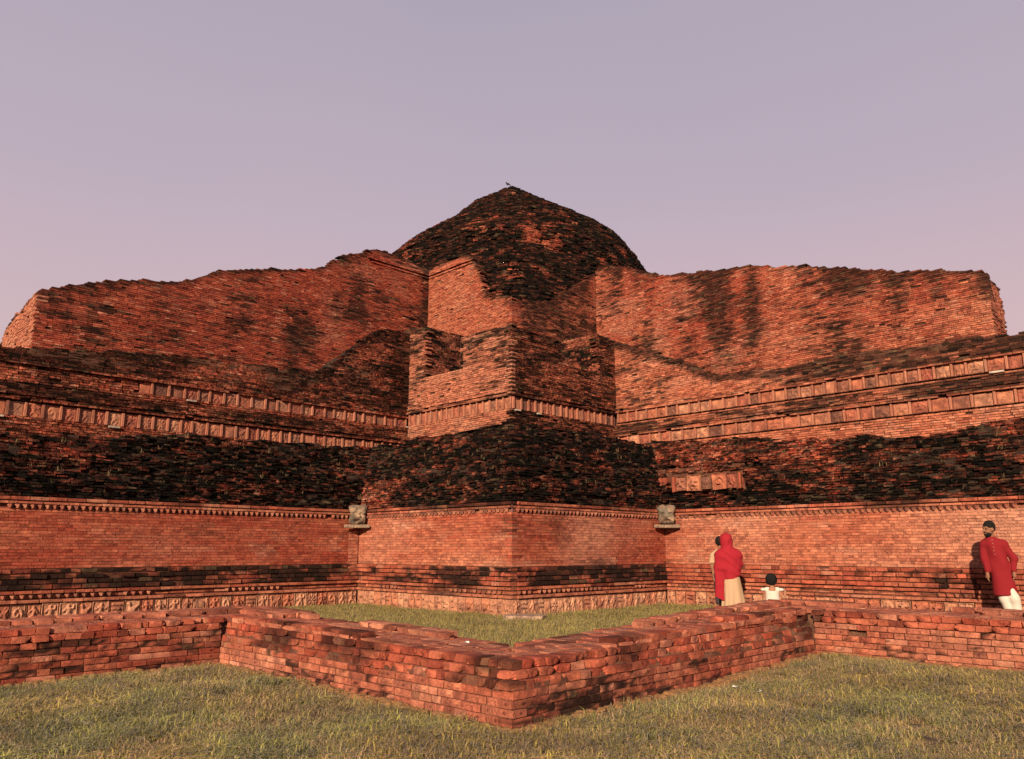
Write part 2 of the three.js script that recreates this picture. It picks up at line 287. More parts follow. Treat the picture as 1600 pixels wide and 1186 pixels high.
// one frieze on one face: a backing strip with plaques, and upright stiles between them on the upper storeys
function frieze(f, o, seed) {
  const r = rng(seed), buf = new Buf();
  const P = (s, y, out) => onFace(f, s, y, o.set || 0, out), back = o.back || -0.05;
  buf.quad(P(o.s0, o.y0, back), P(o.s1, o.y0, back), P(o.s1, o.y1, back), P(o.s0, o.y1, back), P((o.s0 + o.s1) / 2, (o.y0 + o.y1) / 2, back - 1), [0.20, 0.08, 0.05], [[0, 0], [o.s1 - o.s0, 0], [o.s1 - o.s0, 0.4], [0, 0.4]]);
  const strip = part('frieze', buf.geo(), clayMat, temple);
  let s = o.s0;
  const h = o.y1 - o.y0;
  while (s < o.s1 - 0.08) {
    let w = o.w * (0.85 + r() * 0.35); if (s + w > o.s1 - 0.09) w = o.s1 - s;
    const gw = o.stile || (o.open ? 0.002 : 0.012), pw = w - gw;
    const set = o.small ? plaquesSmall : o.open ? plaquesOpen : plaquesLarge; let k = Math.floor(r() * set.length);
    if (o.plain && r() < o.plain) k = set.length - 1 - Math.floor(r() * 2.4) % 3;
    const m = part('plaque', set[k], r() < (o.dull || 0) ? plaqueDull[Math.floor(r() * 4)] : plaqueTones[o.small ? [2, 3, 5, 0, 2][Math.floor(r() * 5)] : o.open ? [0, 0, 1, 2][Math.floor(r() * 4)] : Math.floor(r() * 4)], strip);
    m.position.set(...P(s + gw + pw / 2, o.y0 + h * 0.5, o.small ? -0.03 : -0.018));
    m.rotation.y = Math.atan2(f.N[0], f.N[2]); m.scale.set(pw, h * 0.97, o.relief || 1);
    if (o.stile) { const b = { C: P(s + gw / 2, o.y0 + h / 2, -0.008 + r() * 0.012), N: f.N, l: gw / 2 - 0.002, h: h / 2 - 0.004, d: 0.035, col: clay(r, 0.95, 0.25 + r() * 0.2, 0) }; brickMesh('stile', b, strip, r); }
    if (o.small && r() < 0.08) { const b = { C: P(s + gw + pw / 2, o.y0 - 0.03, 0.03), N: f.N, l: pw * 0.4, h: 0.022, d: 0.04, col: [0.66, 0.58, 0.47] }; brickMesh('repair_tile', b, strip, r); }
    s += w;
  }
  return strip;
}
// row of small pointed teeth under a cornice
const toothGeometry = (() => { const g = new THREE.CylinderGeometry(0.058, 0.026, 0.066, 4, 1).toNonIndexed(); g.computeVertexNormals(); return g; })();
const toothMats = [[0.44, 0.15, 0.085], [0.50, 0.20, 0.12], [0.36, 0.11, 0.065], [0.26, 0.10, 0.065]].map(c => new THREE.MeshStandardMaterial({ color: new THREE.Color().setRGB(...c), roughness: 0.95, map: clayGrain }));
function teeth(f, y, s0, s1, pitch, parent, seed, keep, sc = 1) {
  const r = rng(seed), merged = [];
  for (let s = s0 + pitch / 2; s < s1; s += pitch) {
    if (r() < 0.04 || (keep && !keep(s))) continue;
    const m = part('dentil', toothGeometry, toothMats[Math.floor(r() * 4)], parent); m.position.set(...onFace(f, s, y, 0, 0.012)); m.rotation.y = Math.atan2(f.N[0], f.N[2]) + (r() - 0.5) * 0.25; m.rotation.z = (r() - 0.5) * 0.2; m.scale.setScalar(sc);
  }
}
// stain fields: black algae and moss in patches and rain streaks, as seen on each storey
const patch = (s, y, z, fx, fy) => fbm(s * fx, y * fy, z, 4);
const blot = (v, t, w, r) => clamp((v - t) / w + (r() - 0.5) * 0.8);
// short horizontal dashes: courses that hold water darken brick by brick
const dash = (s, y, z) => noise(s * 2.4 + hash(Math.floor(y / 0.0745), 3, Math.floor(z)) * 40, Math.floor(y / 0.0745) * 0.77, z) * 0.65 + noise(s * 0.9, y * 3.2, z + 3) * 0.35;

function mergedPart(name, parent, laid, kind) { const b = new Buf(); laid(b); return part(name, b.geo(), clayMat, parent, kind); }

// --- ground storey
const Z1 = 14.6, F1 = faces(Z1, H, H), WING1 = 10.5;
const SPAN1 = { LF: [0, S], RF: [0, S], LW: [0, WING1], RW: [0, WING1] };
const slopeSet = y => y < 2.28 ? 0 : 0.10 * (y - 2.28) + 0.235 * (y - 2.28) * (y - 2.28);
const q2 = Math.SQRT2; // profiles below are given against lateral run; s = run * sqrt2
const top1 = {
  LF: s => 4.06 - 0.03 * s + (fbm(s * 1.3, 1) - 0.5) * 0.25, RF: s => 4.06 + (fbm(s * 1.3, 2) - 0.5) * 0.25,
  LW: s => curve([[0, 3.95], [1.3, 3.82], [4.3, 3.78], [5.7, 3.58], [7.6, 3.44], [11, 3.4]])(s) + (fbm(s * 1.4, 3) - 0.5) * 0.22,
  RW: s => curve([[0, 4.12], [2.7, 3.9], [5.2, 3.66], [6.2, 3.6], [6.9, 3.72], [11, 3.6]])(s) + (fbm(s * 1.4, 4) - 0.5) * 0.2 };
const nicheKeep = (s, y) => !(s > 0.12 && s < 2.12 && y > 2.74 && y < 3.16);
const wallParts1 = {};
for (const key of ['LF', 'RF', 'LW', 'RW']) {
  const f = F1[key], [s0, s1] = SPAN1[key], r = rng(100 + key.charCodeAt(0) * 7 + key.charCodeAt(1)), zs = key.charCodeAt(0) + key.charCodeAt(1) * 3;
  const lap = key === 'LF' ? 0 : key === 'RF' ? 1 : undefined;
  const core = new Buf(), paleSide = key === 'LF' || key === 'RW';  // these two faces get paler mortar and more pale brick
  layCore(f, { s0: key[1] === 'W' ? -0.35 : 0, s1: key[1] === 'W' ? s1 : s1 + 0.35, y0: 0.1, y1: 4.4, set: slopeSet, top: top1[key], inset: (s, y) => y < 0.7 ? 0.06 : y > 2.3 ? (key === 'RW' && s > -0.5 && s < 2.5 && y > 2.6 && y < 3.3 ? 0.75 : 0.05) : 0, cap: 2.5, mitre: key[1] === 'F', earth: (s, y) => y > 2.3 ? [0.045, 0.028, 0.019] : y > 1.15 ? (paleSide ? [0.36, 0.15, 0.09] : [0.26, 0.085, 0.052]) : [0.17, 0.068, 0.042] }, core, r);
  const wall = part('base_wall', core.geo(), mortarMat, temple); wallParts1[key] = wall;
  const keepList = (C, T, N, l, h, d, col, jit) => templeBricks.push({ C, T, N, l, h, d, col, jit, wall, area: l * h / Math.pow(camDist(C), 2) });
    layBricks(f, { s0, s1, y0: 0.22, y1: 0.295, out: () => 0.03, lap, tone: 0.7, pale: () => 0.25, jit: 0.01 }, r, keepList);
  layBricks(f, { s0, s1, y0: 0.625, y1: 0.685, ch: 0.06, out: () => 0.035, lap, tone: 0.7, pale: () => 0.15, dark: (s, y, r) => blot(patch(s, y, zs, 0.5, 1), 0.62, 0.2, r) * 0.8, big: 1.3 }, r, keepList);
  layBricks(f, { s0, s1, y0: 0.70, y1: 0.76, ch: 0.06, out: () => -0.012, lap, tone: 0.6, dark: (s, y, r) => blot(patch(s, y, zs, 0.5, 1), 0.6, 0.2, r) * 0.8 }, r, keepList);
  layBricks(f, { s0, s1, y0: 0.772, y1: 0.832, ch: 0.06, out: () => 0.04, lap, tone: 0.6, dark: (s, y, r) => blot(patch(s, y, zs, 0.5, 1), 0.55, 0.2, r) * 0.9, big: 1.3 }, r, keepList);
  teeth(f, 0.731, s0 + 0.1, key[1] === 'W' ? 6.9 : s1, 0.135, wall, 300 + zs, s => fbm(s * 0.8, zs) > 0.47, 0.85);
  // stained stepped band
  const stained = (s, y, r) => blot(patch(s, y * 0.8, zs + 5, 0.8, 2.6) * 0.6 + (noise(s * 7, y * 22, zs + 15) * 0.5 + dash(s, y, zs + 16) * 0.5) * 0.4 + (key === 'LW' ? 0.1 : key === 'RF' ? 0.05 + s * 0.012 : key === 'RW' ? -0.08 - s * 0.004 : 0.0) - Math.abs(y - 1.02) * 0.25, 0.455 - (key[1] === 'F' && s < 0.28 && y > 0.9 ? 0.12 : 0), 0.06, () => 0.5 + (r() - 0.5) * 2.6) * 0.96;
  [[0.845, 0.05], [0.93, 0.03], [1.015, 0.045], [1.10, 0.02]].forEach(([y, out], k) => layBricks(f, { s0, s1, y0: y, y1: y + 0.079, ch: 0.079, out: (s) => out + (fbm(s * 1.2, k * 9, zs) - 0.5) * 0.03, lap, tone: 0.4, dark: stained, jit: 0.012, gap: 0.01 }, r, keepList));
  // smooth wall
  const n = Math.round((2.165 - 1.185) / 0.0515);
  layBricks(f, { s0, s1, y0: 1.185, y1: 1.185 + n * 0.0515, ch: 0.0515, lap, tone: (s, y) => ({ LW: 0.22, RF: 0.28, LF: 0.6, RW: 0.75 })[key] + (fbm(s * 0.5, y * 0.9, zs) - 0.5) * 0.8 + (noise(s * 1.3, Math.floor(y / 0.0515) * 0.9, zs + 2) - 0.5) * 0.6, pale: (s, y) => clamp((fbm(s * 0.45, y * 0.8, zs + 40) - (paleSide ? 0.33 : 0.52)) * 2.2) * 0.6 + clamp((fbm(s * 1.7, y * 4, zs + 44, 3) - 0.64) * 5) * 0.4, dark: (s, y, r) => blot(patch(s, y, zs + 9, 0.8, 1.6), 0.74, 0.1, r) * 0.6, jit: 0.003, joint: 0.0012, calm: 0.6 }, r, keepList);
  // cornice: fillet, teeth, two oversailing courses
  layBricks(f, { s0, s1, y0: 2.235, y1: 2.285, ch: 0.05, out: () => 0.05, lap, tone: 0.65, pale: () => 0.1, dark: (s, y, r) => blot(patch(s, y, zs + 2, 0.6, 1), 0.62, 0.15, r) * 0.8, big: 1.3 }, r, keepList);
  teeth(f, 2.197, s0 + 0.08, key[1] === 'W' ? 6.9 : s1, 0.112, wall, 400 + zs);
  layBricks(f, { s0, s1, y0: 2.298, y1: 2.363, ch: 0.065, out: () => 0.028, lap, tone: 0.6, dark: (s, y, r) => blot(patch(s, y, zs + 2, 0.6, 1), 0.52, 0.15, r) * 0.9, big: 1.2 }, r, keepList);
  // moss-black ruined slope
  const slopeDark = (s, y, r) => { const edge = key === 'LF' ? step(3.4, 4.6, s) * 0.16 * (1 - step(2.6, 3.3, y)) + step(0.5, 0, s) * 0.05 : 0; const near = step(2.8, 2.3, y) * 0.03; const b = key === 'LW' ? 0.17 : key === 'LF' ? 0.135 : key === 'RF' ? 0.14 : 0.045 + step(3.0, 2.5, y) * 0.06; return blot(patch(s, y, zs + 11, 0.8, 1.7) * 0.45 + dash(s, y, zs + 12) * 0.25 + noise(s * 6, y * 18, zs + 13) * 0.3 + b - edge + near, 0.475, 0.10, r); };
  const rough = new Buf();
  const strata = (s, y) => (fbm(s * 0.7, Math.floor(y / 0.15) * 3.1, zs + 3) - 0.5) * 0.12;
  const put = (C, T, N, l, h, d, col, jit) => rough.block(C, T, N, l, h, d, col, jit, r);
  layBricks(f, { s0, s1, y0: 2.37, y1: 4.4, ch: 0.05, set: slopeSet, top: top1[key], out: (s, y) => strata(s, y) + (fbm(s * 2, y * 3, zs + 8) - 0.5) * 0.08, dark: slopeDark, tone: 0.3, pale: (s, y) => clamp((fbm(s * 3, y * 9, zs + 70, 3) - 0.6) * 2), jit: 0.026, gap: 0.07, depth: 0.17, lap, big: 0.62, keep: key === 'RW' ? nicheKeep : undefined }, r, put);
  part('mossy_brickwork', rough.geo(), crustMat, wall, 'stuff');
  frieze(f, { s0: s0 + (key[1] === 'F' ? 0.02 : 0), s1: key[1] === 'W' ? 7.9 : s1, y0: 0.302, y1: 0.617, w: key[1] === 'W' ? 0.25 : 0.2, back: -0.045, open: key[1] === 'F', relief: key === 'LF' || key === 'RW' ? 1.15 : 0.55 }, 500 + zs);
}
// the bricks that show largest stand singly, the rest of each wall's smooth brickwork is one part
{
  const r = rng(2024);
  templeBricks.sort((a, b) => b.area - a.area);
  const rest = {};
  templeBricks.forEach((b, k) => {
    if (k < 300) brickMesh('brick', b, b.wall, r);
    else { const id = b.wall.id; (rest[id] = rest[id] || { wall: b.wall, buf: new Buf() }).buf.block(b.C, b.T, b.N, b.l, b.h, b.d, b.col, b.jit, r); }
  });
  for (const k in rest) part('brickwork', rest[k].buf.geo(), clayMat, rest[k].wall, 'stuff');
}
// remains of an older frieze in the slope of the right wing
{
  const f = F1.RW, r = rng(808), set = slopeSet(3.16) + 0.05, b = new Buf();
  const P = (s, y, o) => onFace(f, s, y, set, o);
  // the notch: back, floor and roof
  b.quad(P(-0.35, 2.66, 0), P(2.2, 2.66, 0), P(2.2, 3.3, 0), P(-0.35, 3.3, 0), P(1, 3, -1), [0.13, 0.055, 0.035], [[0, 0], [2.4, 0], [2.4, 0.6], [0, 0.6]]);
  b.quad(P(-0.35, 2.735, 0), P(2.2, 2.735, 0), P(2.2, 2.735, 0.2), P(-0.35, 2.735, 0.2), P(1, 1, 0), [0.2, 0.08, 0.05], [[0, 0], [2.4, 0], [2.4, 0.5], [0, 0.5]]);
  const rem = part('old_frieze', b.geo(), clayMat, temple);
  [[0.62, 0.32], [0.97, 0.34], [1.28, 0.22], [1.60, 0.34], [1.90, 0.2]].forEach(([s, w], k) => { const m = part('plaque', plaquesLarge[(k * 4 + 1) % plaquesLarge.length], [plaqueDull[0], plaqueTones[2], plaqueDull[1], plaqueTones[3], plaqueDull[2]][k], rem); m.position.set(...P(s, 2.94, 0.05 + (k === 1 ? 0.03 : 0))); m.rotation.y = Math.atan2(f.N[0], f.N[2]); m.scale.set(w, 0.31 + (k % 2) * 0.04, 1.3); m.rotation.z = [0.03, -0.04, 0.02, 0.05, -0.03][k]; });
  for (const [s, w] of [[-0.12, 0.06], [0.12, 0.045], [0.24, 0.05], [0.47, 0.035], [2.12, 0.03]]) brickMesh('small_pillar', { C: P(s, 2.93, 0.07), N: f.N, l: w, h: 0.17, d: 0.07, col: [0.44, 0.12, 0.07] }, rem, r);
}
// pilaster strip under the left stone head
{
  const f = F1.LW, r = rng(44), p = new Buf(), core = new Buf();
  layBricks(f, { s0: 0.02, s1: 0.27, y0: 0.85, y1: 1.93, ch: 0.0755, out: () => 0.055, tone: 0.5, pale: () => 0.25, jit: 0.004 }, r, (C, T, N, l, h, d, col, jit) => p.block(C, T, N, l, h, 0.045, col, jit, r));
  part('pilaster', p.geo(), clayMat, temple, 'stuff');
}

// --- middle storey, set back behind a walkway
const Z2 = 22.2, F2 = faces(Z2, H, H);
const top2 = {
  LF: s => curve([[0, 7.9], [1.3, 8.0], [2.1, 8.02], [2.3, 7.9], [4.0, 8.6], [4.84, 8.8]])(s) + (fbm(s * 2, 11) - 0.5) * 0.18,
  RF: s => curve([[0, 7.85], [2.1, 7.75], [3.9, 8.42], [4.84, 8.4]])(s) + (fbm(s * 2, 12) - 0.5) * 0.18,
  LW: s => curve([[0, 8.55], [1.2, 8.55], [2.7, 7.35], [3.56, 6.8], [5.8, 6.63], [7.75, 6.59], [9.6, 6.31], [11.6, 6.09], [16, 6.0]])(s) + (fbm(s * 1.5, 13) - 0.5) * 0.2,
  RW: s => curve([[0, 8.36], [2.47, 7.31], [3.78, 6.67], [5.4, 6.53], [7.2, 6.63], [8.9, 6.52], [10.3, 6.44], [11.7, 6.39], [16, 6.3]])(s) + (fbm(s * 1.5, 14) - 0.5) * 0.16 };
const rows2 = { // plaque rows on each face: lower, upper
  LF: [null, [5.42, 5.78, 0, S, 0.27]], RF: [null, [5.42, 5.78, 0, S, 0.28]],
  LW: [[4.46, 4.80, 0, 14, 0.34], [5.36, 5.68, 0, 8.5, 0.36]], RW: [[4.74, 5.06, 0, 14, 0.42], [5.53, 5.86, 0, 14, 0.36]] };
const notch2 = { LF: [1.6 * q2, 2.84 * q2, 6.93], RF: [1.52 * q2, 2.77 * q2, 7.05] };
for (const key of ['LF', 'RF', 'LW', 'RW']) {
  const f = F2[key], wing = key[1] === 'W', s0 = 0, s1 = wing ? 14.5 : S, r = rng(900 + key.charCodeAt(0) * 5 + key.charCodeAt(1)), zs = 60 + key.charCodeAt(0) + key.charCodeAt(1) * 3;
  const lap = key === 'LF' ? 0 : key === 'RF' ? 1 : undefined, [rowA, rowB] = rows2[key], nt = notch2[key];
  const inRow = (s, y) => [rowA, rowB].some(w => w && y > w[0] - 0.015 && y < w[1] + 0.015 && s > w[2] && s < w[3]);
  const inNotch = (s, y) => nt && s > nt[0] && s < nt[1] && y > nt[2];
  const keep = (s, y) => !inRow(s, y) && !inNotch(s, y);
  const uy = rowB[1] + 0.12, ly = rowA ? rowA[1] + 0.09 : 0;
  // wings: eroded dark parapet leaning back above the upper row; the tall remains by the corner stay upright
  const set = (y, s = 9) => wing ? (y > uy ? 0.30 * Math.min(1, (y - uy)) * step(1.6, 3.6, s) : 0) : 0;
  const ledge = y => (y > rowB[1] && y < rowB[1] + 0.2 ? (Math.floor((y - rowB[1]) / 0.075) % 2 ? 0.03 : 0.075) : rowA && y > rowA[1] && y < rowA[1] + 0.24 ? (Math.floor((y - rowA[1]) / 0.075) % 2 ? 0.03 : 0.07) : 0);
  const core = new Buf();
  layCore(f, { s0: wing ? -0.35 : 0, s1: wing ? s1 : s1 + 0.35, y0: 3.4, y1: 9, top: top2[key], set, keep: nt ? (s, y) => !inNotch(s, y) : undefined, inset: (s, y) => [rowA, rowB].some(w => w && y > w[0] - 0.17 && y < w[1] + 0.17) ? 0.06 : 0, recess: 0.03, cap: nt ? 1.2 : 2, drop: nt ? 0.05 : 0.4, mitre: !wing }, core, r);
  const wall = part('middle_wall', core.geo(), mortarMat, temple), b = new Buf();
  const put = (C, T, N, l, h, d, col, jit) => b.block(C, T, N, l, h, d, col, jit, r);
  const dark = (s, y, r) => {
    const n = patch(s, y, zs, 0.6, 1.1) * 0.5 + dash(s, y, zs + 1) * 0.5; let k;
    if (y > uy) k = wing ? (key === 'LW' ? (s < 2.2 ? 0.17 : 0.15 - step(7.6, 5.8, s) * step(4.2, 5.4, s) * step(6.05, 6.2, y) * 0.25) : (s < 3 ? -0.04 : 0.165) - step(5.9, 6.25, y) * step(2.5, 3.5, s) * step(7.0, 5.4, s) * 0.08) : (key === 'LF' ? 0.01 : 0.075); else if (y > rowB[1]) k = 0.12;
    else if (rowA && y > rowA[1] + 0.05 && y < rowB[0] - 0.08) k = key === 'LW' ? 0.14 : 0.17;
    else k = key === 'LW' && rowA && y < rowA[0] && s < 7.5 ? 0.05 : rowA ? -0.12 : 0.05;
    if (y > top2[key](s) - 0.28) k += wing && s < 5 ? 0.34 : 0.16;
    return clamp((n + k - 0.50) / 0.12 + (r() - 0.5) * 1.1) * (0.8 + r() * 0.2);
  };
  layBricks(f, { s0, s1, y0: 3.45, y1: 9, ch: 0.06, top: top2[key], set, keep, lap, dark, out: (s, y) => ledge(y) + (fbm(s * 1.1, y * 2, zs + 4) - 0.5) * (y > uy && wing ? 0.10 : 0.04), tone: key === 'LF' ? 1.0 : key === 'RW' ? 0.95 : key === 'LW' ? 0.5 : 0.7, pale: (s, y) => clamp((fbm(s * 1.3, y * 2.6, zs + 6) - 0.5) * 2) * (key === 'LF' || key === 'RW' ? 0.6 : 0.3) + (key === 'LF' ? 0.14 : 0), jit: 0.013, gap: 0.018, depth: 0.12 }, r, put);
  part('weathered_brickwork', b.geo(), key === 'LF' || key === 'RW' ? clayMat : crustMat, wall, 'stuff');
  for (const w of [rowA, rowB]) if (w) frieze(f, { s0: w[2] + (wing ? 0.05 : 0.03), s1: Math.min(w[3], wing ? 12.6 : S) - 0.02, y0: w[0], y1: w[1], w: w[4], small: true, stile: 0.058, back: -0.06, relief: key === 'LF' || key === 'RW' ? 1.2 : 0.6, plain: key === 'RW' && w === rowA ? 0.2 : wing ? 0.25 : 0.8, dull: key === 'LW' ? 0.4 : 0.15 }, 700 + zs + (w === rowA ? 1 : 0));
  if (nt) { // deep open bay in the corner block: floor, far jamb, near jamb and back
    const bay = new Buf(), rr = rng(zs), D = 1.9;
    const sub = (x, z, T, N) => ({ x, z, T, N });
    const E = (s, y, o) => onFace(f, s, y, 0, o), dkb = key === 'LF' ? 0.10 : -0.03;
    for (const [s, dir, d0] of [[nt[1], -1, dkb], [nt[0], 1, 0]]) { // jambs run inwards
      const N = [f.T[0] * dir, 0, f.T[2] * dir], T = [-f.N[0], 0, -f.N[2]];
      const tp = top2[key](s);
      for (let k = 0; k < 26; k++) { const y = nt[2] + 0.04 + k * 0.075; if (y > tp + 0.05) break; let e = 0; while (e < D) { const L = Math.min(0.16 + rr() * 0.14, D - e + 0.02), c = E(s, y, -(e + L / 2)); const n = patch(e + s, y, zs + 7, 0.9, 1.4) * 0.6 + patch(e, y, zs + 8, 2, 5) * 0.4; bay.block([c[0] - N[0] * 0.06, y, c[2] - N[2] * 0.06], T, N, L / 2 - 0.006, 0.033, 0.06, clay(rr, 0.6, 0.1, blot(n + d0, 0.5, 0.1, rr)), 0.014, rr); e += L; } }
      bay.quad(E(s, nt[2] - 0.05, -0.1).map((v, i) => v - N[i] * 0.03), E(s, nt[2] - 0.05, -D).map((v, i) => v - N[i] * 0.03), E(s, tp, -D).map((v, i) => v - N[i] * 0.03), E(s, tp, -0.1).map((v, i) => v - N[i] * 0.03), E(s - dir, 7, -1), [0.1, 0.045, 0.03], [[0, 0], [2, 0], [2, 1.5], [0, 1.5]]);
    }
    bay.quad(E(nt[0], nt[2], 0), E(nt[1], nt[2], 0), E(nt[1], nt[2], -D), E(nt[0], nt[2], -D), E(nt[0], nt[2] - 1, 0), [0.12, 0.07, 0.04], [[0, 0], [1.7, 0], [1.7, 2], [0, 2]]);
    const bt = Math.min(top2[key](nt[0]), top2[key](nt[1]));
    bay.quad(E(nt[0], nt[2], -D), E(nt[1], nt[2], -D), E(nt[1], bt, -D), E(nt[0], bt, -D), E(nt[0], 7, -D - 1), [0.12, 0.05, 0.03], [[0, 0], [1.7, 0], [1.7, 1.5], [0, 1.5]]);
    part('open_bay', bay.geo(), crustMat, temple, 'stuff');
  }
}
// --- upper storey
const Z3 = 27.4, F3 = faces(Z3, H, H), WING3 = 9.78 * q2;
F3.LE = { x: -H - 9.78, z: Z3 + H - 9.78, T: [-Q, 0, -Q], N: [-Q, 0, Q], sx: -1, sz: 1 };
F3.RE = { x: H + 9.85, z: Z3 + H - 9.85, T: [Q, 0, -Q], N: [Q, 0, Q], sx: 1, sz: 1 };
const top3 = {
  LF: s => curve([[0, 10.55], [1.2, 10.7], [1.6, 11.2], [1.8, 11.95], [2.25, 12.6], [2.6, 12.85], [4.84, 12.85]])(s) + (s < 2.4 ? (fbm(s * 3, 21) - 0.5) * 0.3 : 0),
  RF: s => curve([[0, 10.35], [2.06, 10.75], [4.84, 12.6]])(s) + (fbm(s * 2, 22) - 0.5) * 0.3,
  LW: s => curve([[0, 12.85], [2.0, 13.1], [2.8, 12.85], [4.2, 12.15], [4.9, 11.55], [6.8, 11.05], [8.5, 10.55], [9.3, 10.2], [9.8, 9.85], [10.7, 9.62], [11.8, 9.4], [12.8, 9.0], [13.83, 8.6]])(s) + (fbm(s * 1.8, 23) - 0.5) * 0.16,
  RW: s => curve([[0, 12.6], [0.5, 12.86], [2.6, 12.0], [3.0, 11.78], [5.3, 11.36], [6.8, 11.17], [8.85, 10.6], [10, 10.28], [11.4, 9.78], [12.4, 9.58], [13.65, 9.2], [14, 8.98]])(s) + (fbm(s * 1.8, 24) - 0.5) * 0.16,
  LE: s => curve([[0, 8.6], [1.6, 8.47], [3.4, 8.12], [3.9, 7.5], [5, 6]])(s) + (fbm(s * 3, 25) - 0.5) * 0.12, RE: s => curve([[0, 8.98], [0.76, 9.0], [1.1, 8.85], [1.25, 8.3], [1.4, 6.4]])(s) };
for (const key of ['LF', 'RF', 'LW', 'RW', 'LE', 'RE']) {
  const f = F3[key], s1 = key === 'LW' ? WING3 : key === 'RW' ? 9.85 * q2 : key === 'LE' ? 5 : key === 'RE' ? 1.4 : S, r = rng(1500 + key.charCodeAt(0) * 5 + key.charCodeAt(1)), zs = 160 + key.charCodeAt(0) + key.charCodeAt(1) * 3;
  const lap = key === 'LF' || key === 'LE' ? 0 : key === 'RF' || key === 'RE' ? 1 : undefined;
  const y0 = key === 'LE' || key === 'RE' ? 5.6 : 5.8;
  const cor = (s, y) => (key === 'LF' && s > 1.95) || (key === 'LW' && s < 2.9) ? (y > 12.3 && y < 12.38 ? 0.05 : y > 12.43 && y < 12.51 ? 0.09 : y > 12.55 ? -0.02 - (y - 12.55) * 0.5 : 0) : 0;
  const core = new Buf(), b = new Buf();
  const end = (key === 'LW' || key === 'RW');
  layCore(f, { s0: key[1] === 'W' ? -0.35 : 0, s1: key[1] === 'F' ? s1 + 0.35 : s1, y0, y1: 13.4, top: top3[key], recess: 0.04, cap: key[1] === 'E' ? 0.5 : 1.2, drop: 2.2, mitre: key[1] !== 'W', out: (s, y) => cor(s, y) }, core, r);
  const wall = part('upper_wall', core.geo(), mortarMat, temple);
  const put = (C, T, N, l, h, d, col, jit) => b.block(C, T, N, l, h, d, col, jit, r);
  const dark = (s, y, r) => {
    const n = patch(s, y, zs, 0.6, 1.0) * 0.42 + dash(s, y, zs + 1) * 0.36 + patch(s, y, zs + 2, 1.5, 0.16) * 0.22; let k = 0;
    if (key === 'LF') k = -0.15 + step(1.9, 1.2, s) * 0.1; if (key === 'RF') k = 0.15 - step(0.9, 0.2, s) * 0.12 - step(3.9, 4.7, s) * 0.1; if (key === 'RW') k = 0.02 + (fbm(s * 1.9, y * 0.16, 77) - 0.5) * 0.75 * step(7.2, 9.2, y) + step(3.2, 1.5, s) * 0.03; if (key === 'LW') k = 0.06 + (fbm(s * 1.5, y * 0.16, 78) - 0.5) * 0.45 + step(1.5, 0.3, s) * step(10.4, 9.4, y) * 0.16; if (key[1] === 'E') k = -0.12;
    if (y > top3[key](s) - 0.16) k += 0.22; else if (y > top3[key](s) - 0.4) k += 0.04;
    return clamp((n + k - 0.50) / 0.13 + (r() - 0.5) * 0.9) * (0.75 + r() * 0.22);
  };
  layBricks(f, { s0: 0, s1, y0: y0 + 0.02, y1: 13.4, ch: 0.06, top: top3[key], lap, dark, out: (s, y) => cor(s, y) + (fbm(s * 0.9, y * 2, zs + 4) - 0.5) * 0.07, tone: (s, y) => (key === 'LW' ? 0.0 : key === 'LF' || key === 'LE' ? 0.8 : key === 'RW' ? 0.3 + step(9.5, 7.5, y) * 0.4 : 0.4) + (fbm(s * 0.5, y * 0.5, zs + 9) - 0.5) * 0.9, pale: (s, y) => clamp((fbm(s * 0.7, y * 1.1, zs + 6) - (key === 'RW' ? 0.52 : 0.56)) * 2.5) * 0.4 * (key === 'LW' && s > 5 ? 0.1 : 1) + (key === 'LE' ? 0.15 : 0), jit: 0.010, gap: 0.014, depth: 0.14 }, r, put);
  part('weathered_brickwork', b.geo(), clayMat, wall, 'stuff');
}
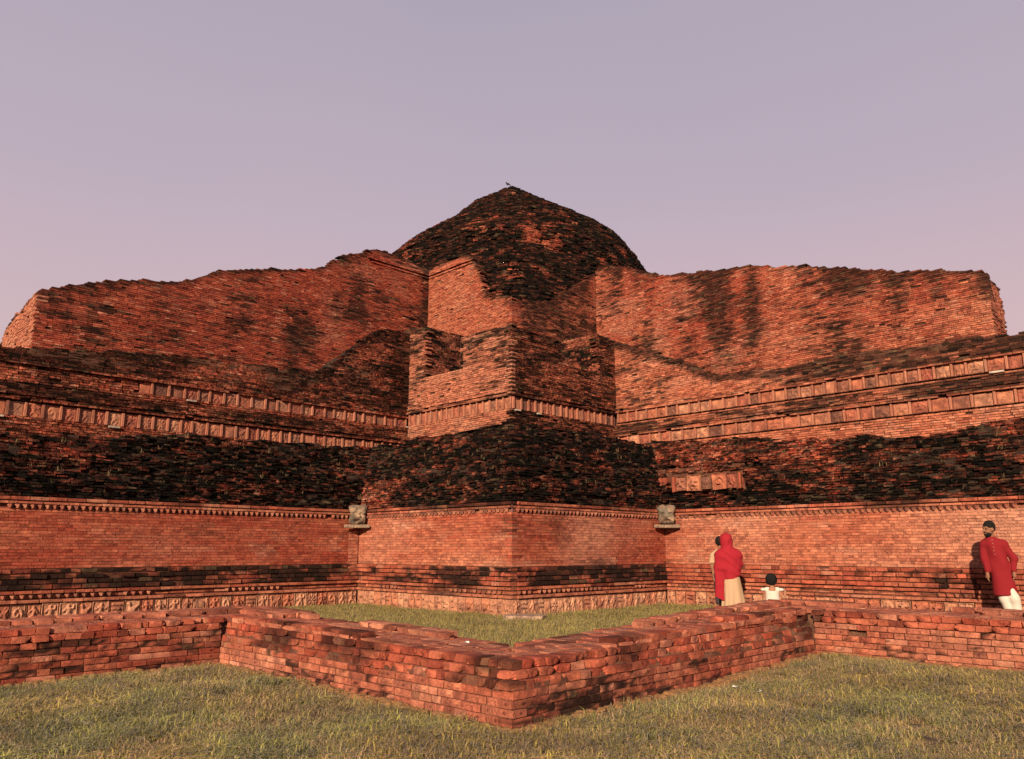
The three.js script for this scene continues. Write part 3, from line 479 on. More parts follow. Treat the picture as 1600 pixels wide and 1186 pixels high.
// --- mossy mound on top: ring after ring of loosened bricks
{
  const r = rng(3131), b = new Buf(), core = new Buf();
  const cx = 0.0, cz = 36.0, y0 = 9.9, y1 = 18.85;
  // outline of the mound at height y: reach to the front, to the left and to the right
  const front = curve([[9.9, 9.0], [10.6, 8.35], [11.6, 7.2], [12.5, 6.3], [13.4, 5.45], [13.8, 5.1], [14.8, 4.75], [15.6, 3.6], [16.6, 2.5], [17.6, 1.45], [18.4, 0.55], [18.9, 0.02]]);
  const left = curve([[9.9, 9], [13.4, 7.4], [15, 5.95], [15.76, 5.1], [16.94, 3.1], [18.05, 1.85], [18.9, 0.02]]);
  const right = curve([[9.9, 9], [13.6, 7.0], [14.5, 6.3], [15.5, 5.65], [16.35, 4.95], [16.94, 4.0], [17.42, 3.0], [18.1, 1.55], [18.9, 0.02]]);
  const outline = (y, a) => { // a: 0 right, pi/2 front, pi left
    const R = Math.cos(a) > 0 ? right(y) : left(y), Fr = front(y), p = 1.25 + 0.55 * step(12, 17, y);
    const c = Math.abs(Math.cos(a)), s = Math.abs(Math.sin(a)); const rad = 1 / Math.pow(Math.pow(c / R, p) + Math.pow(s / Fr, p), 1 / p);
    return rad * (1 + (fbm(Math.cos(a) * 2.2, Math.sin(a) * 2.2, y * 0.45) - 0.5) * 0.11);
  };
  const pt = (y, a, o) => { const R = outline(y, a) + o; return [cx + Math.cos(a) * R, y, -(cz - Math.sin(a) * R)]; };
  const hold = P => { const ax = Math.abs(P[0]), zw = (ax < H ? Z3 + ax : Z3 + 2 * H - ax) + 0.35; if (P[1] < 13.2 && -P[2] < zw) P[2] = -zw; return P; };
  const ch = 0.06, n = Math.floor((y1 - y0) / ch);
  const darkAt = (C, r) => { const n2 = fbm(C[0] * 1.3, C[1] * 1.5, 5 + C[2] * 1.3) * 0.5 + fbm(C[0] * 2.6, C[1] * 7, C[2] * 2.6, 3) * 0.5; let k = 0.20; if (Math.abs(C[0] - 0.1) < 1.9 && C[1] > 14.0 && C[1] < 14.95) k = 0.10; if (C[1] > 17.6) k = 0.26; return blot(n2 + k, 0.52, 0.09, r); };
  for (let k = 0; k < n; k++) {
    const y = y0 + (k + 0.5) * ch; let a = -0.35;
    while (a < Math.PI + 0.35) {
      const R = Math.max(0.25, outline(y, a)), L = 0.15 + r() * 0.16, da = L / R / 1.0, am = a + da / 2; a += da;
      if (r() < 0.06) continue;
      const A = pt(y, am - 0.02, 0), B = pt(y, am + 0.02, 0); let tx = B[0] - A[0], tz = B[2] - A[2]; const tl = Math.hypot(tx, tz) || 1; tx /= tl; tz /= tl; const N = [-tz, 0, tx]; if (N[0] * Math.cos(am) + N[2] * Math.sin(am) < 0) { N[0] *= -1; N[2] *= -1; }
      const tw = (r() - 0.5) * 0.25, T = [tx * Math.cos(tw) - tz * Math.sin(tw), 0, tx * Math.sin(tw) + tz * Math.cos(tw)], N2 = [N[0] * Math.cos(tw) - N[2] * Math.sin(tw), 0, N[0] * Math.sin(tw) + N[2] * Math.cos(tw)];
      const C = hold(pt(y, am, -0.16 + (r() - 0.5) * 0.06 + (fbm(am * 6, Math.floor(y / 0.22) * 3, 3) - 0.5) * 0.22));
      b.block(C, T, N2, L / 2 - 0.004, 0.027, 0.2, clay(r, 0.35, clamp((r() - 0.85) * 2), darkAt(C, r)), 0.022, r);
    }
  }
  const NA = 60, NY = 60;
  const cp = (i, j) => hold(pt(Math.min(18.8, y0 + (y1 - y0) * j / NY), -0.4 + (Math.PI + 0.8) * i / NA, -0.12));
  for (let i = 0; i < NA; i++) for (let j = 0; j < NY; j++) core.quad(cp(i, j), cp(i + 1, j), cp(i + 1, j + 1), cp(i, j + 1), [cx, y0 + (y1 - y0) * j / NY - 1, -cz], [0.06, 0.04, 0.026], [[i * 0.3, j * 0.15], [i * 0.3 + 0.3, j * 0.15], [i * 0.3 + 0.3, j * 0.15 + 0.15], [i * 0.3, j * 0.15 + 0.15]]);
  const mound = part('mound', core.geo(), mortarMat, temple); part('mossy_brickwork', b.geo(), crustMat, mound, 'stuff');
}
// walkway slabs and solid backs behind the storeys
{
  const b = new Buf();
  const strip = (za, zb, y, reach) => { const P = (x, z0) => { const ax = Math.abs(x); return [x, y, -(ax < H ? z0 + ax : z0 + 2 * H - ax)]; }; const xs = [-reach, -H, 0, H, reach]; for (let k = 0; k < 4; k++) b.quad(P(xs[k], za), P(xs[k + 1], za), P(xs[k + 1], zb), P(xs[k], zb), [0, y - 5, -20], [0.16, 0.08, 0.05], [[0, 0], [5, 0], [5, 5], [0, 5]]); };
  strip(Z1 + 1.1, Z2 + 0.3, 3.35, 11); strip(Z2 + 0.8, Z3 + 0.3, 5.85, 13.5);
  part('walkway', b.geo(), mortarMat, temple);
}

// ---------------------------------------------------------------- signed-distance modelling: surface nets
function surfaceNet(sdf, lo, hi, cell, shadeFn) {
  const n = [0, 1, 2].map(k => Math.max(2, Math.ceil((hi[k] - lo[k]) / cell) + 1)), [nx, ny, nz] = n, v = new Float32Array(nx * ny * nz), id = (i, j, k) => i + nx * (j + ny * k);
  for (let k = 0; k < nz; k++) for (let j = 0; j < ny; j++) for (let i = 0; i < nx; i++) v[id(i, j, k)] = sdf(lo[0] + i * cell, lo[1] + j * cell, lo[2] + k * cell);
  const vid = new Int32Array(nx * ny * nz).fill(-1), pos = [], ind = [];
  for (let k = 0; k < nz - 1; k++) for (let j = 0; j < ny - 1; j++) for (let i = 0; i < nx - 1; i++) {
    let c = 0, x = 0, y = 0, z = 0, s0 = 0;
    const val = (a, b, d) => v[id(i + a, j + b, k + d)];
    for (let q = 0; q < 8; q++) if (val(q & 1, (q >> 1) & 1, q >> 2) < 0) s0++;
    if (s0 === 0 || s0 === 8) continue;
    for (let q = 0; q < 8; q++) for (const bit of [1, 2, 4]) if (!(q & bit)) {
      const w = q | bit, A = val(q & 1, (q >> 1) & 1, q >> 2), B = val(w & 1, (w >> 1) & 1, w >> 2);
      if ((A < 0) !== (B < 0)) { const t = A / (A - B); x += (q & 1) + ((w & 1) - (q & 1)) * t; y += ((q >> 1) & 1) + (((w >> 1) & 1) - ((q >> 1) & 1)) * t; z += (q >> 2) + ((w >> 2) - (q >> 2)) * t; c++; }
    }
    vid[id(i, j, k)] = pos.length / 3; pos.push(lo[0] + (i + x / c) * cell, lo[1] + (j + y / c) * cell, lo[2] + (k + z / c) * cell);
  }
  const quad = (a, b, c, d, f) => { if (a < 0 || b < 0 || c < 0 || d < 0) return; if (f) ind.push(a, b, c, a, c, d); else ind.push(a, c, b, a, d, c); };
  for (let k = 1; k < nz - 1; k++) for (let j = 1; j < ny - 1; j++) for (let i = 1; i < nx - 1; i++) {
    const A = v[id(i, j, k)] < 0;
    if (A !== (v[id(i + 1, j, k)] < 0)) quad(vid[id(i, j - 1, k - 1)], vid[id(i, j, k - 1)], vid[id(i, j, k)], vid[id(i, j - 1, k)], A);
    if (A !== (v[id(i, j + 1, k)] < 0)) quad(vid[id(i - 1, j, k - 1)], vid[id(i - 1, j, k)], vid[id(i, j, k)], vid[id(i, j, k - 1)], A);
    if (A !== (v[id(i, j, k + 1)] < 0)) quad(vid[id(i - 1, j - 1, k)], vid[id(i, j - 1, k)], vid[id(i, j, k)], vid[id(i - 1, j, k)], A);
  }
  const g = new THREE.BufferGeometry(); g.setAttribute('position', new THREE.Float32BufferAttribute(pos, 3)); g.setIndex(ind);
  const uv = []; for (let q = 0; q < pos.length; q += 3) uv.push(pos[q] + pos[q + 2] * 0.7, pos[q + 1]); g.setAttribute('uv', new THREE.Float32BufferAttribute(uv, 2));
  if (shadeFn) { const col = []; for (let q = 0; q < pos.length; q += 3) col.push(...shadeFn(pos[q], pos[q + 1], pos[q + 2])); g.setAttribute('color', new THREE.Float32BufferAttribute(col, 3)); }
  g.computeVertexNormals(); return g;
}
const smin = (a, b, k) => { const h = Math.max(k - Math.abs(a - b), 0) / k; return Math.min(a, b) - h * h * k * 0.25; };
const cone = (ax, ay, az, bx, by, bz, ra, rb, flat = 1) => (x, y, z) => { const dx = bx - ax, dy = by - ay, dz = (bz - az) / flat, px = x - ax, py = y - ay, pz = (z - az) / flat, t = clamp((px * dx + py * dy + pz * dz) / (dx * dx + dy * dy + dz * dz + 1e-9)); return Math.hypot(px - dx * t, py - dy * t, pz - dz * t) - (ra + (rb - ra) * t); };
const ell = (cx, cy, cz, rx, ry, rz) => (x, y, z) => { const q = Math.hypot((x - cx) / rx, (y - cy) / ry, (z - cz) / rz); return (q - 1) * Math.min(rx, ry, rz); };
const blend = (k, ...f) => (x, y, z) => { let d = 1e9; for (const g of f) d = d > 1e8 ? g(x, y, z) : smin(d, g(x, y, z), k); return d; };
const cut = (f, g) => (x, y, z) => Math.max(f(x, y, z), g(x, y, z));   // keep where g < 0

// ---------------------------------------------------------------- carved stone heads on ledges in the two inner corners of the base
const stoneMat = new THREE.MeshStandardMaterial({ vertexColors: true, map: clayGrain, bumpMap: clayBump, bumpScale: 0.012, roughness: 0.95 });
function stoneHead(x, seed) {
  const rb = (x, y, z) => { const qx = Math.abs(x) - 0.13, qy = Math.abs(y - 0.22) - 0.15, qz = Math.abs(z + 0.04) - 0.16; return Math.hypot(Math.max(qx, 0), Math.max(qy, 0), Math.max(qz, 0)) + Math.min(Math.max(qx, qy, qz), 0) - 0.055; };
  const shape = blend(0.05, rb, ell(-0.1, 0.31, 0.15, 0.08, 0.05, 0.07), ell(0.1, 0.31, 0.15, 0.08, 0.05, 0.07), ell(0, 0.2, 0.19, 0.10, 0.08, 0.07), ell(-0.1, 0.12, 0.14, 0.07, 0.07, 0.08), ell(0.1, 0.12, 0.14, 0.07, 0.07, 0.08), cone(-0.17, 0.42, 0.05, 0.17, 0.42, 0.05, 0.05, 0.05));
  const d = (x, y, z) => { let v = shape(x, y, z) + (fbm(x * 11 + seed, y * 11, z * 11, 3) - 0.5) * 0.085; v = Math.max(v, -(ell(0.0, 0.09, 0.26, 0.11, 0.03, 0.12)(x, y, z))); v = Math.max(v, -(ell(-0.085, 0.255, 0.25, 0.045, 0.032, 0.09)(x, y, z))); return Math.max(v, -(ell(0.085, 0.255, 0.25, 0.045, 0.032, 0.09)(x, y, z))); };
  const g = surfaceNet(d, [-0.3, -0.04, -0.32], [0.3, 0.54, 0.34], 0.014, (x, y, z) => { const n = fbm(x * 9, y * 9, z * 9 + seed, 4); return n > 0.6 ? [0.15, 0.125, 0.09] : mix3([0.34, 0.235, 0.15], [0.20, 0.14, 0.095], clamp((n - 0.35) * 4)); });
  const m = part('stone_head', g, stoneMat, temple); m.position.set(x, 2.03, -(Z1 + H - 0.22)); m.rotation.y = -Math.sign(x) * 0.12; m.scale.setScalar(0.9);
  const sh = new THREE.Shape(); sh.moveTo(-0.30, 0); sh.lineTo(0.30, 0); sh.lineTo(0.03, 0.36); sh.lineTo(-0.03, 0.36); sh.closePath();
  const lg = new THREE.ExtrudeGeometry(sh, { depth: 0.06, bevelEnabled: true, bevelSize: 0.008, bevelThickness: 0.008, bevelSegments: 1 }); lg.rotateX(-Math.PI / 2);
  { const c = []; for (let i = 0; i < lg.attributes.position.count; i++) { const k = 0.9 + fbm(i * 0.7, 1) * 0.2; c.push(0.33 * k, 0.235 * k, 0.155 * k); } lg.setAttribute('color', new THREE.Float32BufferAttribute(c, 3)); }
  const l = part('ledge', lg, stoneMat, m); l.position.set(0, -0.075, 0.22 - 0.36 + 0.34); l.rotation.y = -m.rotation.y;
}
stoneHead(-H, 3); stoneHead(H, 8);

// ---------------------------------------------------------------- ground
const ZW = 7.2, HL = 3.9, HR = 4.15, WIDE = 1.2;       // the low wall: corner depth, face runs, thickness
const zig = (x, z0, hl, hr) => x < -hl ? z0 + 2 * hl + x : x > hr ? z0 + 2 * hr - x : z0 + Math.abs(x);
const groundY = (x, z) => 0.10 * step(1.5, 5, x) + 0.06 * step(5, 8, x) + 0.03 * step(-4, -8, x) + (fbm(x * 0.7, z * 0.7, 4) - 0.5) * 0.07 - 0.01;
const soilTex = grainTexture(512, (u, v) => { const a = tile(u, v, 8, 11, 5), b = tile(u, v, 50, 19, 3); const g = 0.55 + (a - 0.5) * 0.6 + (b - 0.5) * 0.5; return [g, g * (0.9 + (b - 0.5) * 0.2), g * 0.68]; }, true);
soilTex.repeat.set(1, 1);
const soilMat = new THREE.MeshStandardMaterial({ color: new THREE.Color().setRGB(0.28, 0.20, 0.10), map: soilTex, bumpMap: clayBump, bumpScale: 0.02, roughness: 1 });
{
  const n = 120, g = new THREE.PlaneGeometry(2, 2, n, n), p = g.attributes.position, u = g.attributes.uv;
  for (let i = 0; i < p.count; i++) { const a = p.getX(i), b = p.getY(i), x = a * 11 + Math.sign(a) * Math.pow(Math.abs(a), 7) * 400, z = 8 + b * 9 + Math.sign(b) * Math.pow(Math.abs(b), 7) * 400; p.setXYZ(i, x, Math.abs(x) < 30 && z < 40 ? groundY(x, z) : 0, -z); u.setXY(i, x * 0.6, z * 0.6); }
  g.computeVertexNormals(); structure('lawn', g, soilMat);
}
{ // raised lawn between the low wall and the temple
  const pos = [], uv = [], ind = [], xs = []; for (let x = -13; x <= 13.01; x += 0.25) xs.push(x); const m = 24;
  const yT = (x, z) => 0.29 + (fbm(x * 0.8, z * 0.8, 9) - 0.5) * 0.06;
  xs.forEach((x, i) => { const a = zig(x, ZW + 0.95, HL, HR), b = zig(x, Z1 + 0.25, H, H); for (let j = 0; j <= m; j++) { const z = a + (b - a) * j / m; pos.push(x, yT(x, z), -z); uv.push(x * 0.6, z * 0.6); if (i && j) { const k = i * (m + 1) + j; ind.push(k, k - 1, k - m - 1, k - 1, k - m - 2, k - m - 1); } } });
  const g = new THREE.BufferGeometry(); g.setAttribute('position', new THREE.Float32BufferAttribute(pos, 3)); g.setAttribute('uv', new THREE.Float32BufferAttribute(uv, 2)); g.setIndex(ind); g.computeVertexNormals();
  if (g.attributes.normal.getY(10) < 0) { g.setIndex(ind.reverse()); g.computeVertexNormals(); }
  structure('terrace_lawn', g, soilMat);
}
// ---------------------------------------------------------------- low brick wall in front
const lowWall = thing('low_brick_wall', 'long low zigzag wall of broken red bricks with a worn flat top', 'wall');
{
  const F = faces(ZW, HL, HR), spans = { LF: HL * q2, RF: HR * q2, LW: 5.2, RW: 5.2 };
  const crown = { LF: curve([[0, 0.505], [1.2, 0.53], [2.6, 0.56], [4.2, 0.58], [6, 0.6]]), RF: curve([[0, 0.505], [1.5, 0.56], [3, 0.60], [6, 0.68]]), LW: curve([[0, 0.6], [6, 0.6]]), RW: curve([[0, 0.69], [6, 0.68]]) };
  const ch = 0.0745;
  for (const key of ['LF', 'RF', 'LW', 'RW']) {
    const f = F[key], s1 = spans[key], r = rng(4000 + key.charCodeAt(0) * 3 + key.charCodeAt(1)), zs = 260 + key.charCodeAt(0) + key.charCodeAt(1) * 3, lap = key === 'LF' ? 0 : key === 'RF' ? 1 : undefined, wing = key[1] === 'W';
    const core = new Buf(), list = [];
    const shrink = s => 0.12;
    layCore(f, { s0: wing ? -0.3 : 0, s1: wing ? s1 : s1 + 0.3, y0: -0.15, y1: 0.34, recess: 0.022, mitre: !wing, earth: [0.19, 0.082, 0.052] }, core, r);
    // top of the core, sloping up over the whole thickness
    const nx = 20; for (let i = 0; i < nx; i++) { const a = s1 * i / nx, b = s1 * (i + 1) / nx, ya = crown[key](a) - 0.075, yb = crown[key](b) - 0.075; const m = wing ? 0 : 0;
      const I = (s, o) => { const inset = key[1] === 'F' ? o : 0; return s; };
      const front = [onFace(f, a, 0.34, 0.03, 0), onFace(f, b, 0.34, 0.03, 0)], mid = [onFace(f, a, ya, 0.2, 0), onFace(f, b, yb, 0.2, 0)], bk = [onFace(f, a, ya, WIDE, 0), onFace(f, b, yb, WIDE, 0)], lowb = [onFace(f, a, 0.1, WIDE, 0), onFace(f, b, 0.1, WIDE, 0)];
      for (const [p, q] of [[front, mid], [mid, bk], [bk, lowb]]) core.quad(p[0], p[1], q[1], q[0], onFace(f, a, -2, 0.6, 0), [0.17, 0.085, 0.052], [[a, 0], [b, 0], [b, 0.4], [a, 0.4]]); }
    const section = part('wall_section', core.geo(), mortarMat, lowWall);
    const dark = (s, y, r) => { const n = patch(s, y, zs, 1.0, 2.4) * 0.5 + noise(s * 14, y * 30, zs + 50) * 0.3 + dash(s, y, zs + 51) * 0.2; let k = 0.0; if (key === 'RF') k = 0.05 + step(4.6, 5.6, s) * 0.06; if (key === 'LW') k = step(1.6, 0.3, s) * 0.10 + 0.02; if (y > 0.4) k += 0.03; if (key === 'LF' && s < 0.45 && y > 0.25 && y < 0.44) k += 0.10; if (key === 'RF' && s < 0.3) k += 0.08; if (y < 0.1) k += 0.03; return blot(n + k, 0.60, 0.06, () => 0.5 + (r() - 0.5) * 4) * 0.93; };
    const tone = (s, y) => 0.5 + (y < 0.25 ? 0.2 : 0) * (key === 'LF' || key === 'RW' ? 1 : 0) + (fbm(s * 0.6, y * 2, zs + 2) - 0.5) * 0.8;
    const pale = (s, y) => clamp((fbm(s * 0.9, y * 2.5, zs + 3) - 0.52) * 2) * 0.5 + (key === 'LF' && y < 0.22 ? 0.12 : 0);
    const add = rough => (C, T, N, l, h, d, col) => { const g = groundY(C[0], -C[2]); if (C[1] + h < g - 0.02) return; list.push({ C, T, N, l, h, d, col, rough, tilt: (r() - 0.5) * (rough ? 0.05 : 0.008), yaw: (r() - 0.5) * (rough ? 0.12 : 0.01), area: l * h / Math.pow(camDist(C), 2) }); };
    const regular = () => ({ LF: 0.2975, RF: 0.2975, LW: 0.4465, RW: 0.521 })[key], chR = 0.077;
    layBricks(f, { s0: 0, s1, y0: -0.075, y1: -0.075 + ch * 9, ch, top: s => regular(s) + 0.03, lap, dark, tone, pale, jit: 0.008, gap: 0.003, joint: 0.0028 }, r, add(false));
    // rough upper courses, each a little further back and broken
    for (let k = 0; k < 5; k++) {
      const y = regular() + chR * k + 0.002;
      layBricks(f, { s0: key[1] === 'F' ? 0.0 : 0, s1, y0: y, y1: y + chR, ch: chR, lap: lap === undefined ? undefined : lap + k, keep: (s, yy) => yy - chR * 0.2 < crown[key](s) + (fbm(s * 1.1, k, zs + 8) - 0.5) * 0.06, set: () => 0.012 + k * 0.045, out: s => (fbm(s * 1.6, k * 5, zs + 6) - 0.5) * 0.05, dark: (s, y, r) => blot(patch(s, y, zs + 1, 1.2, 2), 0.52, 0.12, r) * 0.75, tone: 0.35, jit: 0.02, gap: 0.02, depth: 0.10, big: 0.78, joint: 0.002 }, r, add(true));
    }
    // worn paving of the top, laid flat in rows, with scraps of a higher layer
    const rows = 6, w = (WIDE - 0.14) / rows;
    const upper = (s, q) => key === 'LF' ? (s > 4.4 && q > 1 ? 1 : s > 1.0 && s < 2.6 && q > 3 && q < 6 ? 1 : s > 3.9 && q > 3 ? 1 : 0) : key === 'RF' ? (s > 2.2 && q > 2 ? (s > 4.6 ? 1 : q > 3 ? 1 : 0) : 0) : key === 'LW' ? (q > 2 ? 1 : 0) : (q > 2 && fbm(s, 2, zs) > 0.45 ? 1 : 0);
    for (let q = 0; q < rows; q++) { let s = (q % 2) * 0.11 - (key[1] === 'F' ? 0 : 0); while (s < s1 - 0.05) { const L = Math.min(0.2 + r() * 0.14, s1 - s), sc = s + L / 2; s += L; for (let lay = 0; lay <= upper(sc, q); lay++) { const set = 0.13 + (q + 0.5) * w; const y = crown[key](sc) - 0.035 + lay * 0.058 + (r() - 0.5) * 0.014; const C = onFace(f, sc, y, set, 0); list.push({ C, T: f.T, N: f.N, l: L / 2 - 0.004 - r() * 0.006, h: 0.031, d: w / 2 - 0.003 - r() * 0.01, col: clay(r, 0.4, 0.10 + r() * 0.2, blot(patch(sc, q * 0.3 + lay, zs + 12, 1.2, 2), 0.62, 0.1, r) * 0.6), rough: lay > 0 || q === 0, tilt: (r() - 0.5) * 0.03, yaw: (r() - 0.5) * 0.10, area: L * w * 0.12 / Math.pow(camDist(C), 2) }); } } }
    list.sort((a, b) => b.area - a.area);
    const rest = new Buf();
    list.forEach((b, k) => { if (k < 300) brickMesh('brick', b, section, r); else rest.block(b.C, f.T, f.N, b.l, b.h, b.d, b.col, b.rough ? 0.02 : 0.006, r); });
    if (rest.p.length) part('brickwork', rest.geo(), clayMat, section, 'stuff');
  }
}
// crumbled earth along the foot of the wall
{
  const r = rng(606), b = [], mk = (x, z, sc) => { const g = new THREE.IcosahedronGeometry(1, 1), p = g.attributes.position; const ph = r() * 50; for (let i = 0; i < p.count; i++) { const k = 0.75 + fbm(p.getX(i) * 1.5 + ph, p.getY(i) * 1.5, p.getZ(i) * 1.5, 2) * 0.5; p.setXYZ(i, p.getX(i) * k * sc, p.getY(i) * k * sc * 0.6, p.getZ(i) * k * sc); } g.rotateY(r() * 6); g.translate(x, groundY(x, z) + 0.012, -z); b.push(g); };
  for (let k = 0; k < 2200; k++) { const x = -7.5 + r() * 15, z = zig(x, ZW, HL, HR) - 0.015 - Math.pow(r(), 2) * 0.16; if (fbm(x * 1.3, 5) + r() * 0.3 < 0.45) continue; mk(x, z, 0.02 + r() * r() * 0.055); }
  const m = part('crumbled_earth', mergeGeometries(b), new THREE.MeshStandardMaterial({ color: new THREE.Color().setRGB(0.62, 0.38, 0.24), map: soilTex, roughness: 1 }), scene, 'stuff'); m.userData.label = 'crumbled pale earth along the foot of the low wall'; m.userData.category = 'earth';
}
// flat stone at the temple's corner
{
  const t = thing('stone_slab', 'flat pale stone slab on the grass before the temple corner', 'stone');
  const sh = new THREE.Shape(); [[-0.3, -0.2], [0.28, -0.24], [0.36, 0.05], [0.2, 0.26], [-0.22, 0.22], [-0.36, 0.02]].forEach((p, i) => i ? sh.lineTo(...p) : sh.moveTo(...p)); sh.closePath();
  const g = new THREE.ExtrudeGeometry(sh, { depth: 0.13, bevelEnabled: true, bevelSize: 0.02, bevelThickness: 0.02, bevelSegments: 2 }); g.rotateX(-Math.PI / 2);
  part('slab', g, new THREE.MeshStandardMaterial({ color: new THREE.Color().setRGB(0.42, 0.28, 0.19), map: clayGrain, bumpMap: clayBump, bumpScale: 0.01, roughness: 0.95 }), t); t.position.set(0.22, 0.24, -(Z1 - 0.42));
}
// scraps of white litter
const litterMat = new THREE.MeshStandardMaterial({ color: new THREE.Color().setRGB(0.72, 0.68, 0.60), roughness: 0.7, side: THREE.DoubleSide });
function scrap(x, z, y, sx, sz, label, seed) { const g = new THREE.PlaneGeometry(sx, sz, 5, 4), p = g.attributes.position; for (let i = 0; i < p.count; i++) p.setZ(i, fbm(p.getX(i) * 30 + seed, p.getY(i) * 30, seed, 3) * 0.05); g.rotateX(-Math.PI / 2); g.computeVertexNormals(); const t = thing('paper_scrap', label, 'litter'); part('paper', g, litterMat, t); t.position.set(x, y, -z); t.rotation.y = seed; }
scrap(2.42, 8.98, groundY(2.42, 8.98) + 0.04, 0.11, 0.05, 'white paper scrap on the grass, the larger of two before the low wall', 0.4);
scrap(2.56, 8.72, groundY(2.56, 8.72) + 0.04, 0.06, 0.05, 'small white paper scrap on the grass, nearer one of two', 1.7);
scrap(-0.46, 8.35, 0.565, 0.06, 0.04, 'tiny white scrap on the worn wall top near the corner', 2.2);

// ---------------------------------------------------------------- grass
{
  const r = rng(9090);
  const tuft = (n, spread, hMin, hMax, dry) => {
    const pos = [], col = [], nor = [], ind = [];
    for (let k = 0; k < n; k++) {
      const a = r() * 6.283, rad = Math.sqrt(r()) * spread, x = Math.cos(a) * rad, z = Math.sin(a) * rad, h = hMin + (hMax - hMin) * Math.pow(r(), 2.4), dir = r() * 6.283, bend = (0.3 + r() * 1.9) * h, w = 0.0016 + r() * 0.0022, px = -Math.sin(dir) * w, pz = Math.cos(dir) * w, dx = Math.cos(dir), dz = Math.sin(dir);
      const c = r() < dry ? mix3([0.46, 0.32, 0.155], [0.24, 0.15, 0.07], r()) : mix3([0.088, 0.086, 0.017], [0.35, 0.285, 0.06], r());
      const k0 = pos.length / 3; const pts = [[0, 0, 1], [bend * 0.25, h * 0.55, 0.9], [bend, h * (1 - bend / h * 0.36), 0.05]];
      for (const [o, y, ww] of pts) for (const sgn of [-1, 1]) { pos.push(x + dx * o + px * ww * sgn, y, z + dz * o + pz * ww * sgn); col.push(...c); nor.push(-dx * 0.5, 0.8, -dz * 0.5); }
      ind.push(k0, k0 + 1, k0 + 2, k0 + 1, k0 + 3, k0 + 2, k0 + 2, k0 + 3, k0 + 4, k0 + 3, k0 + 5, k0 + 4);
    }
    const g = new THREE.BufferGeometry(); g.setAttribute('position', new THREE.Float32BufferAttribute(pos, 3)); g.setAttribute('normal', new THREE.Float32BufferAttribute(nor, 3)); g.setAttribute('color', new THREE.Float32BufferAttribute(col, 3)); g.setIndex(ind); g.computeVertexNormals(); return g;
  };
  const mat = new THREE.MeshPhysicalMaterial({ vertexColors: true, roughness: 0.8, side: THREE.DoubleSide, transmission: 0.2, thickness: 0 });
  const mat4 = new THREE.Matrix4(), q = new THREE.Quaternion(), e = new THREE.Euler();
  const sow = (name, geo, spots, label) => { const m = new THREE.InstancedMesh(geo, mat, spots.length); m.name = name; m.userData = { kind: 'stuff', label, category: 'grass' }; m.castShadow = m.receiveShadow = true; spots.forEach(([x, y, z, s, c], i) => { q.setFromEuler(e.set((r() - 0.5) * 0.3, r() * 6.283, (r() - 0.5) * 0.3)); mat4.compose(new THREE.Vector3(x, y, -z), q, new THREE.Vector3(s, s * (0.8 + r() * 0.5), s)); m.setMatrixAt(i, mat4); m.setColorAt(i, new THREE.Color().setRGB(...c)); }); scene.add(m); };
  const outer = [], dryer = [], inner = [];
  for (let k = 0; k < 17000; k++) {
    const z = 5.4 + r() * 6.6, x = (r() * 2 - 1) * (z * 0.68 + 0.7); const wall = zig(x, ZW, HL, HR); if (z > wall - 0.05) continue;
    if (wall - z < 0.2 && r() < 0.9) continue;
    const lush = fbm(x * 0.9, z * 0.9, 21), near = step(0.9, 0.1, wall - z); const straw = fbm(x * 0.5 + 7, z * 0.5, 33) + near * 0.10 + (x < -2 && z > 8.6 ? 0.06 : 0) - (x > 2 ? 0.05 : 0);
    const tint = 0.35 + fbm(x * 2.6, z * 2.6, 8) * 1.25, hue = clamp((fbm(x * 1.1 + 3, z * 1.1, 14) - 0.38) * 3.5);
    const s = 0.35 + lush * 0.9 + r() * 0.45 - near * 0.2; if (lush < 0.36 && r() < 0.6) continue; if (straw > 0.49 && r() < 0.75) dryer.push([x, groundY(x, z) - 0.005, z, s * 0.8, [tint, tint * 0.97, tint * 0.95]]); else outer.push([x, groundY(x, z) - 0.005, z, s, [tint * (1.08 - 0.22 * hue), tint, tint * 0.93]]);
  }
  for (let k = 0; k < 9500; k++) { const x = -9 + r() * 18, a = zig(x, ZW + WIDE * q2, HL, HR), b = zig(x, Z1, H, H) - 0.05, z = a + (b - a) * r(); const tint = 0.75 + fbm(x * 1.5, z * 1.5, 18) * 0.5; inner.push([x, 0.28, z, 0.7 + fbm(x, z, 3) * 0.5, [tint, tint, tint * 0.9]]); }
  const weeds = []; // dry weeds rooted in the ruined slope and along the broken tops
  for (let k = 0; k < 170; k++) { const key = ['LF', 'RF', 'LW', 'RW', 'LW', 'RW'][Math.floor(r() * 6)], s = r() * (key[1] === 'W' ? 8 : S), y = 2.5 + r() * 1.4; if (y > top1[key](s) - 0.05) continue; const p = onFace(F1[key], s, y, slopeSet(y), 0.0); weeds.push([p[0], p[1], -p[2], 0.45 + r() * 0.6, [0.55, 0.5, 0.4]]); }
  for (let k = 0; k < 60; k++) { const key = ['LW', 'RW'][Math.floor(r() * 2)], s = 2 + r() * 9, p = onFace(F2[key], s, top2[key](s) - 0.06, 0.3, -0.05); weeds.push([p[0], p[1], -p[2], 0.6 + r() * 0.7, [0.5, 0.5, 0.4]]); }
  sow('weeds', tuft(9, 0.05, 0.05, 0.17, 0.55), weeds, 'sparse dry weeds rooted in the dark brick slopes of the temple'); sow('grass', tuft(75, 0.11, 0.022, 0.13, 0.32), outer, 'tufted green and straw grass on the lawn before the low wall');
  sow('grass_001', tuft(90, 0.13, 0.02, 0.09, 0.72), dryer, 'dry straw coloured grass patches before the low wall');
  sow('grass_002', tuft(80, 0.14, 0.035, 0.13, 0.26), inner, 'grass on the raised lawn between low wall and temple');
}

